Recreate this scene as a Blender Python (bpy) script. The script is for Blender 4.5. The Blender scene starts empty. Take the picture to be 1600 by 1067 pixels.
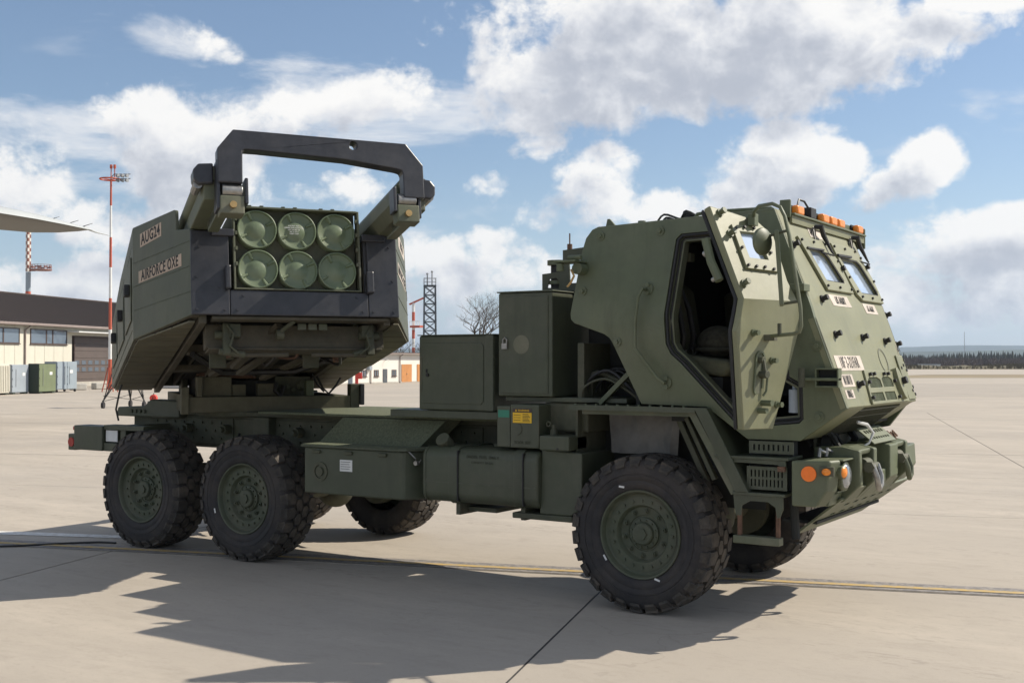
import bpy, bmesh, math, random
from mathutils import Vector, Matrix, noise as mnoise
random.seed(7)
S = bpy.context.scene
COL = S.collection
R = math.radians
PI = math.pi

# ------------------------------------------------------------------ camera, sky, sun, exposure
CAM = Vector((3.902, -8.909, 1.853))
FWD = Vector((-0.5452, 0.8383, 0.0))
RGT = Vector((0.8383, 0.5452, 0.0))
cd = bpy.data.cameras.new('camera'); cam = bpy.data.objects.new('camera', cd); COL.objects.link(cam)
cam.location = CAM
cd.sensor_width = 36; cd.lens = 40.93; cd.clip_start = 0.1; cd.clip_end = 20000
look = FWD * math.cos(R(0.992)) + Vector((0, 0, math.sin(R(0.992))))
cam.rotation_euler = look.to_track_quat('-Z', 'Y').to_euler()
S.camera = cam

SUN = Vector((0.496, 0.571, 0.655)).normalized()
sl = bpy.data.lights.new('sun', 'SUN'); sl.energy = 5.0; sl.angle = R(0.53); sl.color = (1.0, 0.92, 0.79)
so = bpy.data.objects.new('sun', sl); COL.objects.link(so)
so.rotation_euler = (-SUN).to_track_quat('-Z', 'Y').to_euler(); so.location = (0, 0, 30)

S.view_settings.view_transform = 'Standard'; S.view_settings.look = 'None'
S.view_settings.exposure = 0.2; S.view_settings.gamma = 1.0
S.render.engine = 'CYCLES'
S.cycles.max_bounces = 6; S.cycles.diffuse_bounces = 3; S.cycles.glossy_bounces = 3; S.cycles.volume_bounces = 0; S.cycles.transparent_max_bounces = 4

W = bpy.data.worlds.new('World'); S.world = W; W.use_nodes = True
nt = W.node_tree; nt.nodes.clear()
def N(tree, typ, **kw):
    n = tree.nodes.new(typ)
    for k, v in kw.items(): setattr(n, k, v)
    return n
def lk(tree, a, b): tree.links.new(a, b)
def mth(tree, op, a, b=None, c=None, clamp=False):
    n = tree.nodes.new('ShaderNodeMath'); n.operation = op; n.use_clamp = clamp
    for i, v in enumerate((a, b, c)):
        if v is None: continue
        if isinstance(v, (int, float)): n.inputs[i].default_value = v
        else: tree.links.new(v, n.inputs[i])
    return n.outputs[0]

def build_sky():
    # cloud cover as a node group: direction vector -> density
    g = bpy.data.node_groups.new('cloud_density', 'ShaderNodeTree')
    g.interface.new_socket('Vector', in_out='INPUT', socket_type='NodeSocketVector')
    g.interface.new_socket('Density', in_out='OUTPUT', socket_type='NodeSocketFloat'); g.interface.new_socket('Bank', in_out='OUTPUT', socket_type='NodeSocketFloat')
    gi = g.nodes.new('NodeGroupInput'); go = g.nodes.new('NodeGroupOutput')
    def vdot(v):
        n = g.nodes.new('ShaderNodeVectorMath'); n.operation = 'DOT_PRODUCT'
        n.inputs[1].default_value = v; g.links.new(gi.outputs[0], n.inputs[0]); return n.outputs['Value']
    x = vdot(tuple(RGT)); y = vdot(tuple(FWD)); z = vdot((0, 0, 1))
    az = mth(g, 'MULTIPLY', mth(g, 'ARCTAN2', x, y), 180 / PI)
    hyp = mth(g, 'SQRT', mth(g, 'ADD', mth(g, 'MULTIPLY', x, x), mth(g, 'MULTIPLY', y, y)))
    el = mth(g, 'MULTIPLY', mth(g, 'ARCTAN2', z, hyp), 180 / PI)
    blobs = [(8.8, 15.9, 10.3, 3.3, 0, 1.0), (3.1, 14.0, 4.7, 2.4, 0, 0.92), (13.9, 15.1, 5.8, 2.8, 10, 0.95), (0.0, 12.9, 2.8, 1.9, -50, 0.75), (21.0, 16.4, 2.6, 0.6, -10, 0.7),
      (-15.0, 10.6, 6.5, 1.9, 8, 0.70), (-8.0, 12.6, 5.0, 1.2, 10, 0.55), (-15.4, 8.3, 3.2, 2.9, 0, 0.9), (-18.3, 6.5, 3.2, 1.2, 0, 0.62), (-15.1, 15.0, 2.1, 0.8, -15, 0.55),
      (4.1, 8.5, 2.1, 1.7, 20, 1.0), (2.7, 7.4, 2.2, 1.1, 0, 0.9), (7.7, 7.4, 2.2, 0.9, 0, 0.85), (13.4, 9.3, 3.1, 1.8, 0, 1.05), (11.8, 8.3, 2.3, 1.1, 0, 0.9), (19.6, 9.1, 1.7, 1.2, 20, 0.95), (18.1, 8.0, 1.9, 0.9, 20, 0.8),
      (21.0, 4.3, 8.2, 2.2, 0, 0.78), (23.7, 5.6, 4.6, 1.3, 0, 0.82), (19.7, 2.5, 5.9, 1.1, 0, 0.72), (-22.1, 3.4, 5.0, 1.1, 0, 0.85), (-19.7, 3.7, 1.8, 1.2, 0, 0.7), (-3.7, 3.9, 3.2, 2.1, 0, 0.85), (-0.6, 5.3, 2.2, 1.0, 0, 0.62),
      (-7.5, 8.2, 6.9, 0.9, 0, 0.62), (-22.5, 7.9, 2.0, 1.5, 0, 0.62), (1.6, 4.2, 3.0, 1.2, 0, 0.55)]
    cur = None
    for (a, e, ra, re, rot, w) in blobs:
        dx = mth(g, 'SUBTRACT', az, a); dy = mth(g, 'SUBTRACT', el, e)
        c, s = math.cos(R(rot)), math.sin(R(rot))
        u = mth(g, 'ADD', mth(g, 'MULTIPLY', dx, c / ra), mth(g, 'MULTIPLY', dy, s / ra))
        v = mth(g, 'ADD', mth(g, 'MULTIPLY', dx, -s / re), mth(g, 'MULTIPLY', dy, c / re))
        d2 = mth(g, 'ADD', mth(g, 'MULTIPLY', u, u), mth(g, 'MULTIPLY', v, v))
        f = mth(g, 'MULTIPLY', mth(g, 'SUBTRACT', 1.0, mth(g, 'MULTIPLY', d2, 0.5)), w)
        cur = f if cur is None else mth(g, 'MAXIMUM', cur, f)
    # the rest of the sky carries scattered cumulus of the same cover
    oth = g.nodes.new('ShaderNodeMapRange'); g.links.new(mth(g, 'ABSOLUTE', az), oth.inputs[0]); oth.inputs[1].default_value = 26; oth.inputs[2].default_value = 36; oth.inputs[3].default_value = -0.35; oth.inputs[4].default_value = 0.36
    cur = mth(g, 'MAXIMUM', cur, oth.outputs[0])
    def fbm(scale, detail, rough, sz=1.0):
        mp = g.nodes.new('ShaderNodeMapping'); mp.inputs['Scale'].default_value = (1, 1, sz)
        g.links.new(gi.outputs[0], mp.inputs[0])
        n = g.nodes.new('ShaderNodeTexNoise'); n.inputs['Scale'].default_value = scale
        n.inputs['Detail'].default_value = detail; n.inputs['Roughness'].default_value = rough
        g.links.new(mp.outputs[0], n.inputs['Vector']); return n.outputs['Fac']
    n1 = mth(g, 'SUBTRACT', fbm(8, 12, 0.64, 1.5), 0.5)
    def billow(scale, detail):
        # warp the lookup a little, then cauliflower lumps from a fractal of rounded cells
        nw = g.nodes.new('ShaderNodeTexNoise'); nw.inputs['Scale'].default_value = scale * .8; nw.inputs['Detail'].default_value = 3; g.links.new(gi.outputs[0], nw.inputs['Vector'])
        sc_ = g.nodes.new('ShaderNodeVectorMath'); sc_.operation = 'SCALE'; sc_.inputs['Scale'].default_value = 0.9 / scale; g.links.new(nw.outputs['Color'], sc_.inputs[0])
        ad = g.nodes.new('ShaderNodeVectorMath'); ad.operation = 'ADD'; g.links.new(gi.outputs[0], ad.inputs[0]); g.links.new(sc_.outputs[0], ad.inputs[1])
        vo = g.nodes.new('ShaderNodeTexVoronoi'); vo.feature = 'F1'; vo.normalize = True; vo.inputs['Scale'].default_value = scale; vo.inputs['Detail'].default_value = detail; vo.inputs['Roughness'].default_value = 0.55
        g.links.new(ad.outputs[0], vo.inputs['Vector']); return vo.outputs['Distance']
    n2 = mth(g, 'SUBTRACT', 0.36, billow(20, 5))
    d = mth(g, 'ADD', cur, mth(g, 'ADD', mth(g, 'MULTIPLY', n1, 2.5), mth(g, 'MULTIPLY', n2, 2.3)))
    g.links.new(d, go.inputs[0])
    bk = None
    for (a, e, ra, re, rot) in ((-11.5, 11.6, 11.5, 3.0, 9), (-20.5, 10.2, 6.0, 2.4, 0), (-15.5, 14.8, 3.0, 1.2, -10), (21, 4.6, 9.0, 2.6, 0)):
        dx = mth(g, 'SUBTRACT', az, a); dy = mth(g, 'SUBTRACT', el, e); c, s = math.cos(R(rot)), math.sin(R(rot))
        u = mth(g, 'ADD', mth(g, 'MULTIPLY', dx, c / ra), mth(g, 'MULTIPLY', dy, s / ra)); v = mth(g, 'ADD', mth(g, 'MULTIPLY', dx, -s / re), mth(g, 'MULTIPLY', dy, c / re))
        f = mth(g, 'SUBTRACT', 1.0, mth(g, 'ADD', mth(g, 'MULTIPLY', u, u), mth(g, 'MULTIPLY', v, v)))
        bk = f if bk is None else mth(g, 'MAXIMUM', bk, f)
    g.links.new(mth(g, 'MAXIMUM', bk, -0.2), go.inputs[1])

    tc = N(nt, 'ShaderNodeTexCoord')
    def dens(off):
        gn = nt.nodes.new('ShaderNodeGroup'); gn.node_tree = g
        if off is None: lk(nt, tc.outputs['Generated'], gn.inputs[0])
        else:
            a = N(nt, 'ShaderNodeVectorMath', operation='ADD'); a.inputs[1].default_value = off
            lk(nt, tc.outputs['Generated'], a.inputs[0]); lk(nt, a.outputs[0], gn.inputs[0])
        return gn.outputs
    side = (RGT * 0.6 + Vector((0, 0, 1)) * 0.8)
    dd0 = dens(None); d0 = dd0[0]; d1 = dens(tuple(side * 0.034))[0]
    def mr(v, a, b, lo=0.0, hi=1.0):
        n = N(nt, 'ShaderNodeMapRange', interpolation_type='SMOOTHSTEP')
        lk(nt, v, n.inputs[0]); n.inputs[1].default_value = a; n.inputs[2].default_value = b
        n.inputs[3].default_value = lo; n.inputs[4].default_value = hi; return n.outputs[0]
    cover = mr(d0, 0.36, 0.84)
    shade = mr(d1, 0.30, 1.45)
    ramp = N(nt, 'ShaderNodeValToRGB'); lk(nt, shade, ramp.inputs[0])
    cr = ramp.color_ramp; cr.elements[0].position = 0.0; cr.elements[0].color = (9.0, 8.85, 8.6, 1)
    cr.elements[1].position = 1.0; cr.elements[1].color = (4.4, 4.65, 5.25, 1)
    e = cr.elements.new(0.45); e.color = (6.8, 6.9, 7.2, 1)
    sky = N(nt, 'ShaderNodeTexSky', sky_type='NISHITA'); sky.sun_disc = False
    sky.sun_elevation = R(40.9); sky.sun_rotation = R(41.0); sky.altitude = 400; sky.air_density = 1.0; sky.dust_density = 0.7; sky.ozone_density = 2.2
    # thin milky veil towards the horizon
    sp = N(nt, 'ShaderNodeSeparateXYZ'); lk(nt, tc.outputs['Generated'], sp.inputs[0])
    veil = mr(sp.outputs[2], -0.02, 0.18, 0.50, 0.06)
    m0 = N(nt, 'ShaderNodeMix', data_type='RGBA'); lk(nt, veil, m0.inputs[0]); lk(nt, sky.outputs[0], m0.inputs[6]); m0.inputs[7].default_value = (5.0, 6.2, 7.9, 1)
    mpc = N(nt, 'ShaderNodeMapping'); mpc.inputs['Rotation'].default_value = (0.15, 0.1, 0.4); mpc.inputs['Scale'].default_value = (1.3, 1.3, 4.6); lk(nt, tc.outputs['Generated'], mpc.inputs[0])
    nc = N(nt, 'ShaderNodeTexNoise'); nc.inputs['Scale'].default_value = 4.5; nc.inputs['Detail'].default_value = 9; nc.inputs['Roughness'].default_value = 0.6; nc.inputs['Distortion'].default_value = 0.4; lk(nt, mpc.outputs[0], nc.inputs['Vector'])
    cir = mr(mth(nt, 'ADD', nc.outputs['Fac'], mth(nt, 'MULTIPLY', dd0[1], 0.20)), 0.52, 0.78, 0, 0.85)
    mc = N(nt, 'ShaderNodeMix', data_type='RGBA'); lk(nt, cir, mc.inputs[0]); lk(nt, m0.outputs[2], mc.inputs[6]); mc.inputs[7].default_value = (7.6, 7.7, 7.9, 1); m0 = mc
    m1 = N(nt, 'ShaderNodeMix', data_type='RGBA'); lk(nt, mth(nt, 'MULTIPLY', cover, 0.96), m1.inputs[0]); lk(nt, m0.outputs[2], m1.inputs[6]); lk(nt, ramp.outputs[0], m1.inputs[7])
    bg = N(nt, 'ShaderNodeBackground'); bg.inputs['Strength'].default_value = 0.1
    lk(nt, m1.outputs[2], bg.inputs['Color'])
    o = N(nt, 'ShaderNodeOutputWorld'); lk(nt, bg.outputs[0], o.inputs['Surface'])
build_sky()
# air: one even volume round the whole scene
_hz = bpy.data.materials.new('air'); _hz.use_nodes = True; _hz.node_tree.nodes.clear()
_v = N(_hz.node_tree, 'ShaderNodeVolumePrincipled'); _v.inputs['Color'].default_value = (0.62, 0.78, 1.0, 1); _v.inputs['Density'].default_value = 0.00015; _v.inputs['Anisotropy'].default_value = 0.2
_o = N(_hz.node_tree, 'ShaderNodeOutputMaterial'); lk(_hz.node_tree, _v.outputs[0], _o.inputs['Volume'])
W.cycles.sampling_method = 'MANUAL'; W.cycles.sample_map_resolution = 512

# ------------------------------------------------------------------ materials
def mat(name, col, rough=0.6, metal=0.0, var=0.25, scale=6.0, bump=0.0, bscale=60.0, dust=None, dustamt=0.0, spec=0.5, streak=0.0, scratch=0.0, stain=0.0, edge=0.0):
    m = bpy.data.materials.new(name); m.use_nodes = True
    t = m.node_tree; b = t.nodes['Principled BSDF']
    b.inputs['Metallic'].default_value = metal; b.inputs['Specular IOR Level'].default_value = spec
    tc = N(t, 'ShaderNodeTexCoord')
    n = N(t, 'ShaderNodeTexNoise'); n.inputs['Scale'].default_value = scale; n.inputs['Detail'].default_value = 8; n.inputs['Roughness'].default_value = 0.65
    lk(t, tc.outputs['Object'], n.inputs['Vector'])
    c0 = tuple(max(0, c * (1 - var)) for c in col) + (1,); c1 = tuple(min(1, c * (1 + var)) for c in col) + (1,)
    mx = N(t, 'ShaderNodeMix', data_type='RGBA'); mx.inputs[6].default_value = c0; mx.inputs[7].default_value = c1
    mp = N(t, 'ShaderNodeMapRange'); lk(t, n.outputs['Fac'], mp.inputs[0]); mp.inputs[1].default_value = 0.3; mp.inputs[2].default_value = 0.7
    lk(t, mp.outputs[0], mx.inputs[0]); out = mx.outputs[2]
    if dust:
        n2 = N(t, 'ShaderNodeTexNoise'); n2.inputs['Scale'].default_value = scale * 0.35; n2.inputs['Detail'].default_value = 10; n2.inputs['Roughness'].default_value = 0.7
        if streak:
            mpp = N(t, 'ShaderNodeMapping'); mpp.inputs['Scale'].default_value = (streak, streak, 1.0); lk(t, tc.outputs['Object'], mpp.inputs[0]); lk(t, mpp.outputs[0], n2.inputs['Vector'])
        else: lk(t, tc.outputs['Object'], n2.inputs['Vector'])
        mr = N(t, 'ShaderNodeMapRange'); lk(t, n2.outputs['Fac'], mr.inputs[0]); mr.inputs[1].default_value = 0.45; mr.inputs[2].default_value = 0.75; mr.inputs[3].default_value = 0; mr.inputs[4].default_value = dustamt
        m2 = N(t, 'ShaderNodeMix', data_type='RGBA'); lk(t, mr.outputs[0], m2.inputs[0]); lk(t, out, m2.inputs[6]); m2.inputs[7].default_value = tuple(dust) + (1,); out = m2.outputs[2]
    if stain:      # rain and oil streaks running down, and broad faded patches
        for sc_, st_, lo_, hi_, k_ in ((1.0, (7, 7, .8), .50, .72, .55), (1.3, (1, 1, 1), .48, .70, .72), (16.0, (1, 1, 1), .60, .72, .6)):
            mq = N(t, 'ShaderNodeMapping'); mq.inputs['Scale'].default_value = st_; lk(t, tc.outputs['Object'], mq.inputs[0])
            nq = N(t, 'ShaderNodeTexNoise'); nq.inputs['Scale'].default_value = sc_; nq.inputs['Detail'].default_value = 9; nq.inputs['Roughness'].default_value = 0.72; lk(t, mq.outputs[0], nq.inputs['Vector'])
            rq = N(t, 'ShaderNodeMapRange'); lk(t, nq.outputs['Fac'], rq.inputs[0]); rq.inputs[1].default_value = lo_; rq.inputs[2].default_value = hi_; rq.inputs[4].default_value = stain
            xq = N(t, 'ShaderNodeMix', data_type='RGBA'); lk(t, rq.outputs[0], xq.inputs[0]); lk(t, out, xq.inputs[6]); xq.inputs[7].default_value = tuple(c_ * k_ for c_ in col) + (1,); out = xq.outputs[2]
    if scratch:
        n3 = N(t, 'ShaderNodeTexNoise'); n3.inputs['Scale'].default_value = 3.0; n3.inputs['Detail'].default_value = 12; n3.inputs['Roughness'].default_value = 0.8; n3.inputs['Distortion'].default_value = 1.5
        mps = N(t, 'ShaderNodeMapping'); mps.inputs['Rotation'].default_value = (0.5, 0.3, 0.4); mps.inputs['Scale'].default_value = (1.2, 9, 7); lk(t, tc.outputs['Object'], mps.inputs[0]); lk(t, mps.outputs[0], n3.inputs['Vector'])
        mr3 = N(t, 'ShaderNodeMapRange'); lk(t, n3.outputs['Fac'], mr3.inputs[0]); mr3.inputs[1].default_value = 0.64; mr3.inputs[2].default_value = 0.72; mr3.inputs[4].default_value = scratch
        m3 = N(t, 'ShaderNodeMix', data_type='RGBA'); lk(t, mr3.outputs[0], m3.inputs[0]); lk(t, out, m3.inputs[6]); m3.inputs[7].default_value = tuple(min(1, c * 2.0 + 0.03) for c in col) + (1,); out = m3.outputs[2]
    if edge:       # worn, dusty edges: where a softened normal leaves the true one
        bv = N(t, 'ShaderNodeBevel'); bv.samples = 3; bv.inputs['Radius'].default_value = 0.007
        gg = N(t, 'ShaderNodeNewGeometry'); dp = N(t, 'ShaderNodeVectorMath', operation='DOT_PRODUCT'); lk(t, bv.outputs[0], dp.inputs[0]); lk(t, gg.outputs['Normal'], dp.inputs[1])
        ne = N(t, 'ShaderNodeTexNoise'); ne.inputs['Scale'].default_value = 13; ne.inputs['Detail'].default_value = 8; ne.inputs['Roughness'].default_value = 0.75; lk(t, tc.outputs['Object'], ne.inputs['Vector'])
        re_ = N(t, 'ShaderNodeMapRange'); lk(t, ne.outputs['Fac'], re_.inputs[0]); re_.inputs[1].default_value = 0.45; re_.inputs[2].default_value = 0.58
        me_ = mth(t, 'MULTIPLY', mth(t, 'MULTIPLY', mth(t, 'SUBTRACT', 1.0, dp.outputs['Value']), 9.0, clamp=True), mth(t, 'MULTIPLY', re_.outputs[0], edge), clamp=True)
        xe = N(t, 'ShaderNodeMix', data_type='RGBA'); lk(t, me_, xe.inputs[0]); lk(t, out, xe.inputs[6]); xe.inputs[7].default_value = tuple(min(1, c_ * 1.7 + 0.06) for c_ in col) + (1,); out = xe.outputs[2]
    lk(t, out, b.inputs['Base Color'])
    rr = N(t, 'ShaderNodeMapRange'); lk(t, n.outputs['Fac'], rr.inputs[0]); rr.inputs[3].default_value = max(0.02, rough - 0.1); rr.inputs[4].default_value = min(1, rough + 0.12)
    lk(t, rr.outputs[0], b.inputs['Roughness'])
    if bump:
        nb = N(t, 'ShaderNodeTexNoise'); nb.inputs['Scale'].default_value = bscale; nb.inputs['Detail'].default_value = 6; lk(t, tc.outputs['Object'], nb.inputs['Vector'])
        bp_ = N(t, 'ShaderNodeBump'); bp_.inputs['Strength'].default_value = bump; bp_.inputs['Distance'].default_value = 0.01
        lk(t, nb.outputs['Fac'], bp_.inputs['Height']); lk(t, bp_.outputs[0], b.inputs['Normal'])
    return m
G = (0.101, 0.119, 0.066)
M = dict(
    green=mat('olive_green_paint', G, 0.52, var=0.14, scale=3.0, bump=0.22, bscale=7, dust=(0.20, 0.19, 0.135), dustamt=0.4, scratch=0.35, stain=0.45, edge=0.6),
    glaunch=mat('launcher_olive_paint', (0.070, 0.078, 0.048), 0.5, var=0.16, scale=3.0, bump=0.2, bscale=8, dust=(0.15, 0.145, 0.105), dustamt=0.45, scratch=0.4, stain=0.45, edge=0.6),
    gdark=mat('dark_olive_paint', (0.060, 0.070, 0.042), 0.5, var=0.18, scale=3.5, bump=0.22, bscale=8, dust=(0.14, 0.13, 0.10), dustamt=0.45, scratch=0.4, stain=0.5, edge=0.7),
    green_sunlit=mat('sunlit_dusty_olive', (0.190, 0.193, 0.108), 0.50, var=0.12, scale=3.0, bump=0.18, bscale=7, dust=(0.27, 0.26, 0.18), dustamt=0.4, scratch=0.2, stain=0.3, edge=0.5),  # olive paint lightened: sunlight on nose and door put into the colour
    green_worn=mat('worn_olive_paint', (0.100, 0.112, 0.068), 0.6, var=0.2, scale=5.0, bump=0.15, bscale=22, dust=(0.24, 0.21, 0.16), dustamt=0.55, scratch=0.3),
    slat=mat('dusty_tan_olive_slats', (0.112, 0.105, 0.066), 0.75, var=0.25, scale=6.0, bump=0.2, bscale=25, dust=(0.20, 0.17, 0.11), dustamt=0.5, scratch=0.4, stain=0.4),
    under=mat('grimy_bounce_warm_underside', (0.070, 0.063, 0.042), 0.75, var=0.3, scale=6.0, bump=0.2, bscale=30, dust=(0.15, 0.12, 0.08), dustamt=0.6, stain=0.5),  # browned for grime and for warm light bounced off the ground
    green_dirty=mat('dusty_olive_paint', (0.070, 0.075, 0.046), 0.7, var=0.25, scale=7.0, bump=0.2, bscale=30, dust=(0.15, 0.13, 0.095), dustamt=0.6, stain=0.5),
    cap=mat('smooth_green_plastic', (0.135, 0.178, 0.105), 0.38, var=0.08, scale=4.0, dust=(0.30, 0.31, 0.22), dustamt=0.4, scratch=0.2),
    black=mat('black_steel_paint', (0.031, 0.032, 0.038), 0.36, var=0.3, scale=8.0, bump=0.12, bscale=20, dust=(0.09, 0.085, 0.08), dustamt=0.45, scratch=0.35),
    rimp=mat('dark_green_wheel_paint', (0.068, 0.080, 0.050), 0.6, var=0.2, scale=9, bump=0.1, bscale=30, dust=(0.16, 0.14, 0.10), dustamt=0.5),
    rubber=mat('tyre_rubber', (0.028, 0.026, 0.027), 0.78, var=0.3, scale=9.0, bump=0.25, bscale=90, dust=(0.11, 0.088, 0.07), dustamt=0.5),
    tread=mat('tyre_tread_rubber', (0.042, 0.038, 0.034), 0.85, var=0.3, scale=14.0, bump=0.4, bscale=60, dust=(0.17, 0.14, 0.11), dustamt=0.75),
    seal=mat('black_rubber_seal', (0.016, 0.016, 0.017), 0.6, var=0.2, scale=20),
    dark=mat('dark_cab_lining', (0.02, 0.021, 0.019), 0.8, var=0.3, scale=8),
    cable=mat('black_cable', (0.02, 0.019, 0.018), 0.5, var=0.2, scale=20),
    cloth=mat('olive_seat_fabric', (0.085, 0.085, 0.05), 0.9, var=0.25, scale=18, bump=0.3, bscale=120),
    steel=mat('bare_steel', (0.32, 0.31, 0.29), 0.42, metal=0.8, var=0.3, scale=25),
    brass=mat('brass_pin', (0.50, 0.33, 0.14), 0.4, metal=0.7, var=0.2, scale=30),
    rust=mat('rusty_steel', (0.135, 0.075, 0.048), 0.85, var=0.35, scale=30, bump=0.3),
    amber=mat('amber_lens', (0.85, 0.26, 0.03), 0.25, var=0.1, scale=30),
    orange=mat('orange_reflector', (0.95, 0.20, 0.02), 0.3, var=0.06, scale=40),
    red=mat('red_paint', (0.62, 0.05, 0.03), 0.5, var=0.15, scale=8),
    redlens=mat('red_lens', (0.35, 0.02, 0.015), 0.3, var=0.1, scale=8),
    white=mat('white_paint', (0.72, 0.72, 0.70), 0.5, var=0.08, scale=6),
    paper=mat('white_paper', (0.70, 0.70, 0.68), 0.8, var=0.06, scale=10),
    tape=mat('tan_marking_tape', (0.46, 0.36, 0.28), 0.7, var=0.14, scale=12, dust=(0.22, 0.19, 0.14), dustamt=0.6),
    pink=mat('pale_marking_tape', (0.56, 0.49, 0.43), 0.7, var=0.14, scale=12, dust=(0.28, 0.26, 0.2), dustamt=0.6),
    ink=mat('black_stencil_ink', (0.02, 0.02, 0.02), 0.7, var=0.1, scale=12),
    yellow=mat('yellow_label', (0.78, 0.47, 0.02), 0.5, var=0.05, scale=12),
    teal=mat('green_label', (0.03, 0.20, 0.13), 0.5, var=0.1, scale=12),
    blue=mat('blue_label', (0.04, 0.12, 0.30), 0.5, var=0.1, scale=12),
    grip=mat('anti_slip_coating', (0.13, 0.145, 0.09), 0.95, var=0.35, scale=60, bump=1.0, bscale=160),
    lamp=mat('headlamp_lens', (0.34, 0.36, 0.38), 0.06, metal=0.6, var=0.1, scale=30, spec=0.9),
    wall=mat('cream_panel_wall', (0.60, 0.575, 0.49), 0.8, var=0.06, scale=1.5, dust=(0.5, 0.45, 0.36), dustamt=0.3, streak=4),
    wallw=mat('white_plaster_wall', (0.70, 0.66, 0.60), 0.85, var=0.05, scale=0.8),
    roof=mat('dark_corrugated_roof', (0.070, 0.056, 0.050), 0.6, var=0.15, scale=1.5, spec=0.2),
    gutter=mat('brown_gutter', (0.26, 0.21, 0.19), 0.6, var=0.1, scale=2),
    frame=mat('brown_window_frame', (0.07, 0.045, 0.038), 0.6, var=0.1, scale=4),
    door=mat('brown_roller_door', (0.105, 0.082, 0.073), 0.6, var=0.08, scale=1.5),
    wood=mat('orange_wood_door', (0.50, 0.22, 0.07), 0.6, var=0.12, scale=3),
    concrete=mat('concrete_block', (0.42, 0.40, 0.36), 0.9, var=0.15, scale=2, bump=0.3, bscale=10),
    greyc=mat('grey_container_paint', (0.30, 0.34, 0.38), 0.6, var=0.07, scale=2),
    bluec=mat('pale_blue_locker_paint', (0.27, 0.32, 0.36), 0.5, var=0.07, scale=2),
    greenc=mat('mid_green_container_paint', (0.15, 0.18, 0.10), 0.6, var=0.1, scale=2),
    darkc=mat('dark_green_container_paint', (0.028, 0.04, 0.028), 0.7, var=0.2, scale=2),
    redp=mat('tower_red_paint', (0.46, 0.095, 0.05), 0.6, var=0.1, scale=1),
    tsteel=mat('dark_tower_steel', (0.075, 0.085, 0.095), 0.6, var=0.15, scale=4),
    rail=mat('dark_red_platform_paint', (0.22, 0.085, 0.06), 0.7, var=0.2, scale=4),
    galv=mat('galvanised_steel', (0.30, 0.31, 0.32), 0.5, metal=0.4, var=0.15, scale=4),
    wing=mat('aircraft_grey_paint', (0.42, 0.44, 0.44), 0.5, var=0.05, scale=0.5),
    wing_shaded=mat('shaded_aircraft_grey', (0.135, 0.13, 0.118), 0.6, var=0.06, scale=0.5),  # aircraft grey darkened: shade under the wing put into the colour
    bark=mat('bare_bark', (0.09, 0.072, 0.058), 0.9, var=0.25, scale=4),
    twig=mat('brown_bare_wood', (0.115, 0.085, 0.07), 0.95, var=0.35, scale=0.05),
    conifer=mat('dark_conifer', (0.062, 0.064, 0.048), 0.95, var=0.4, scale=0.05),
    scrub=mat('dry_scrub', (0.125, 0.105, 0.06), 0.95, var=0.45, scale=0.1),
    grass=mat('dry_winter_grass', (0.25, 0.20, 0.12), 0.95, var=0.3, scale=0.08),
    hill=mat('wooded_hill', (0.05, 0.065, 0.045), 0.95, var=0.3, scale=0.004),
    inkfaint=mat('faded_dark_lettering', (0.05, 0.055, 0.035), 0.8, var=0.3, scale=30),
    sealant=mat('dark_joint_sealant', (0.045, 0.043, 0.042), 0.8, var=0.3, scale=6),
    camo=mat('camouflage_helmet_cloth', (0.045, 0.042, 0.028), 0.9, var=0.6, scale=22, bump=0.3),
)
def glass_mat(name, col, rough=0.06):
    m = bpy.data.materials.new(name); m.use_nodes = True; t = m.node_tree; b = t.nodes['Principled BSDF']
    b.inputs['Base Color'].default_value = (*col, 1); b.inputs['Roughness'].default_value = rough
    b.inputs['Specular IOR Level'].default_value = 1.0; b.inputs['Coat Weight'].default_value = 1.0; b.inputs['Coat Roughness'].default_value = 0.03
    b.inputs['Metallic'].default_value = 0.3
    tc = N(t, 'ShaderNodeTexCoord'); n = N(t, 'ShaderNodeTexNoise'); n.inputs['Scale'].default_value = 5; n.inputs['Detail'].default_value = 8; lk(t, tc.outputs['Object'], n.inputs['Vector'])
    mr = N(t, 'ShaderNodeMapRange'); lk(t, n.outputs['Fac'], mr.inputs[0]); mr.inputs[3].default_value = rough; mr.inputs[4].default_value = rough + 0.10; lk(t, mr.outputs[0], b.inputs['Roughness'])
    return m
M['pane'] = glass_mat('sky_tinted_armoured_glass', (0.56, 0.66, 0.80))  # pale blue base puts the reflected sky into the glass colour
M['window'] = glass_mat('window_glass', (0.16, 0.20, 0.25))

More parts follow.
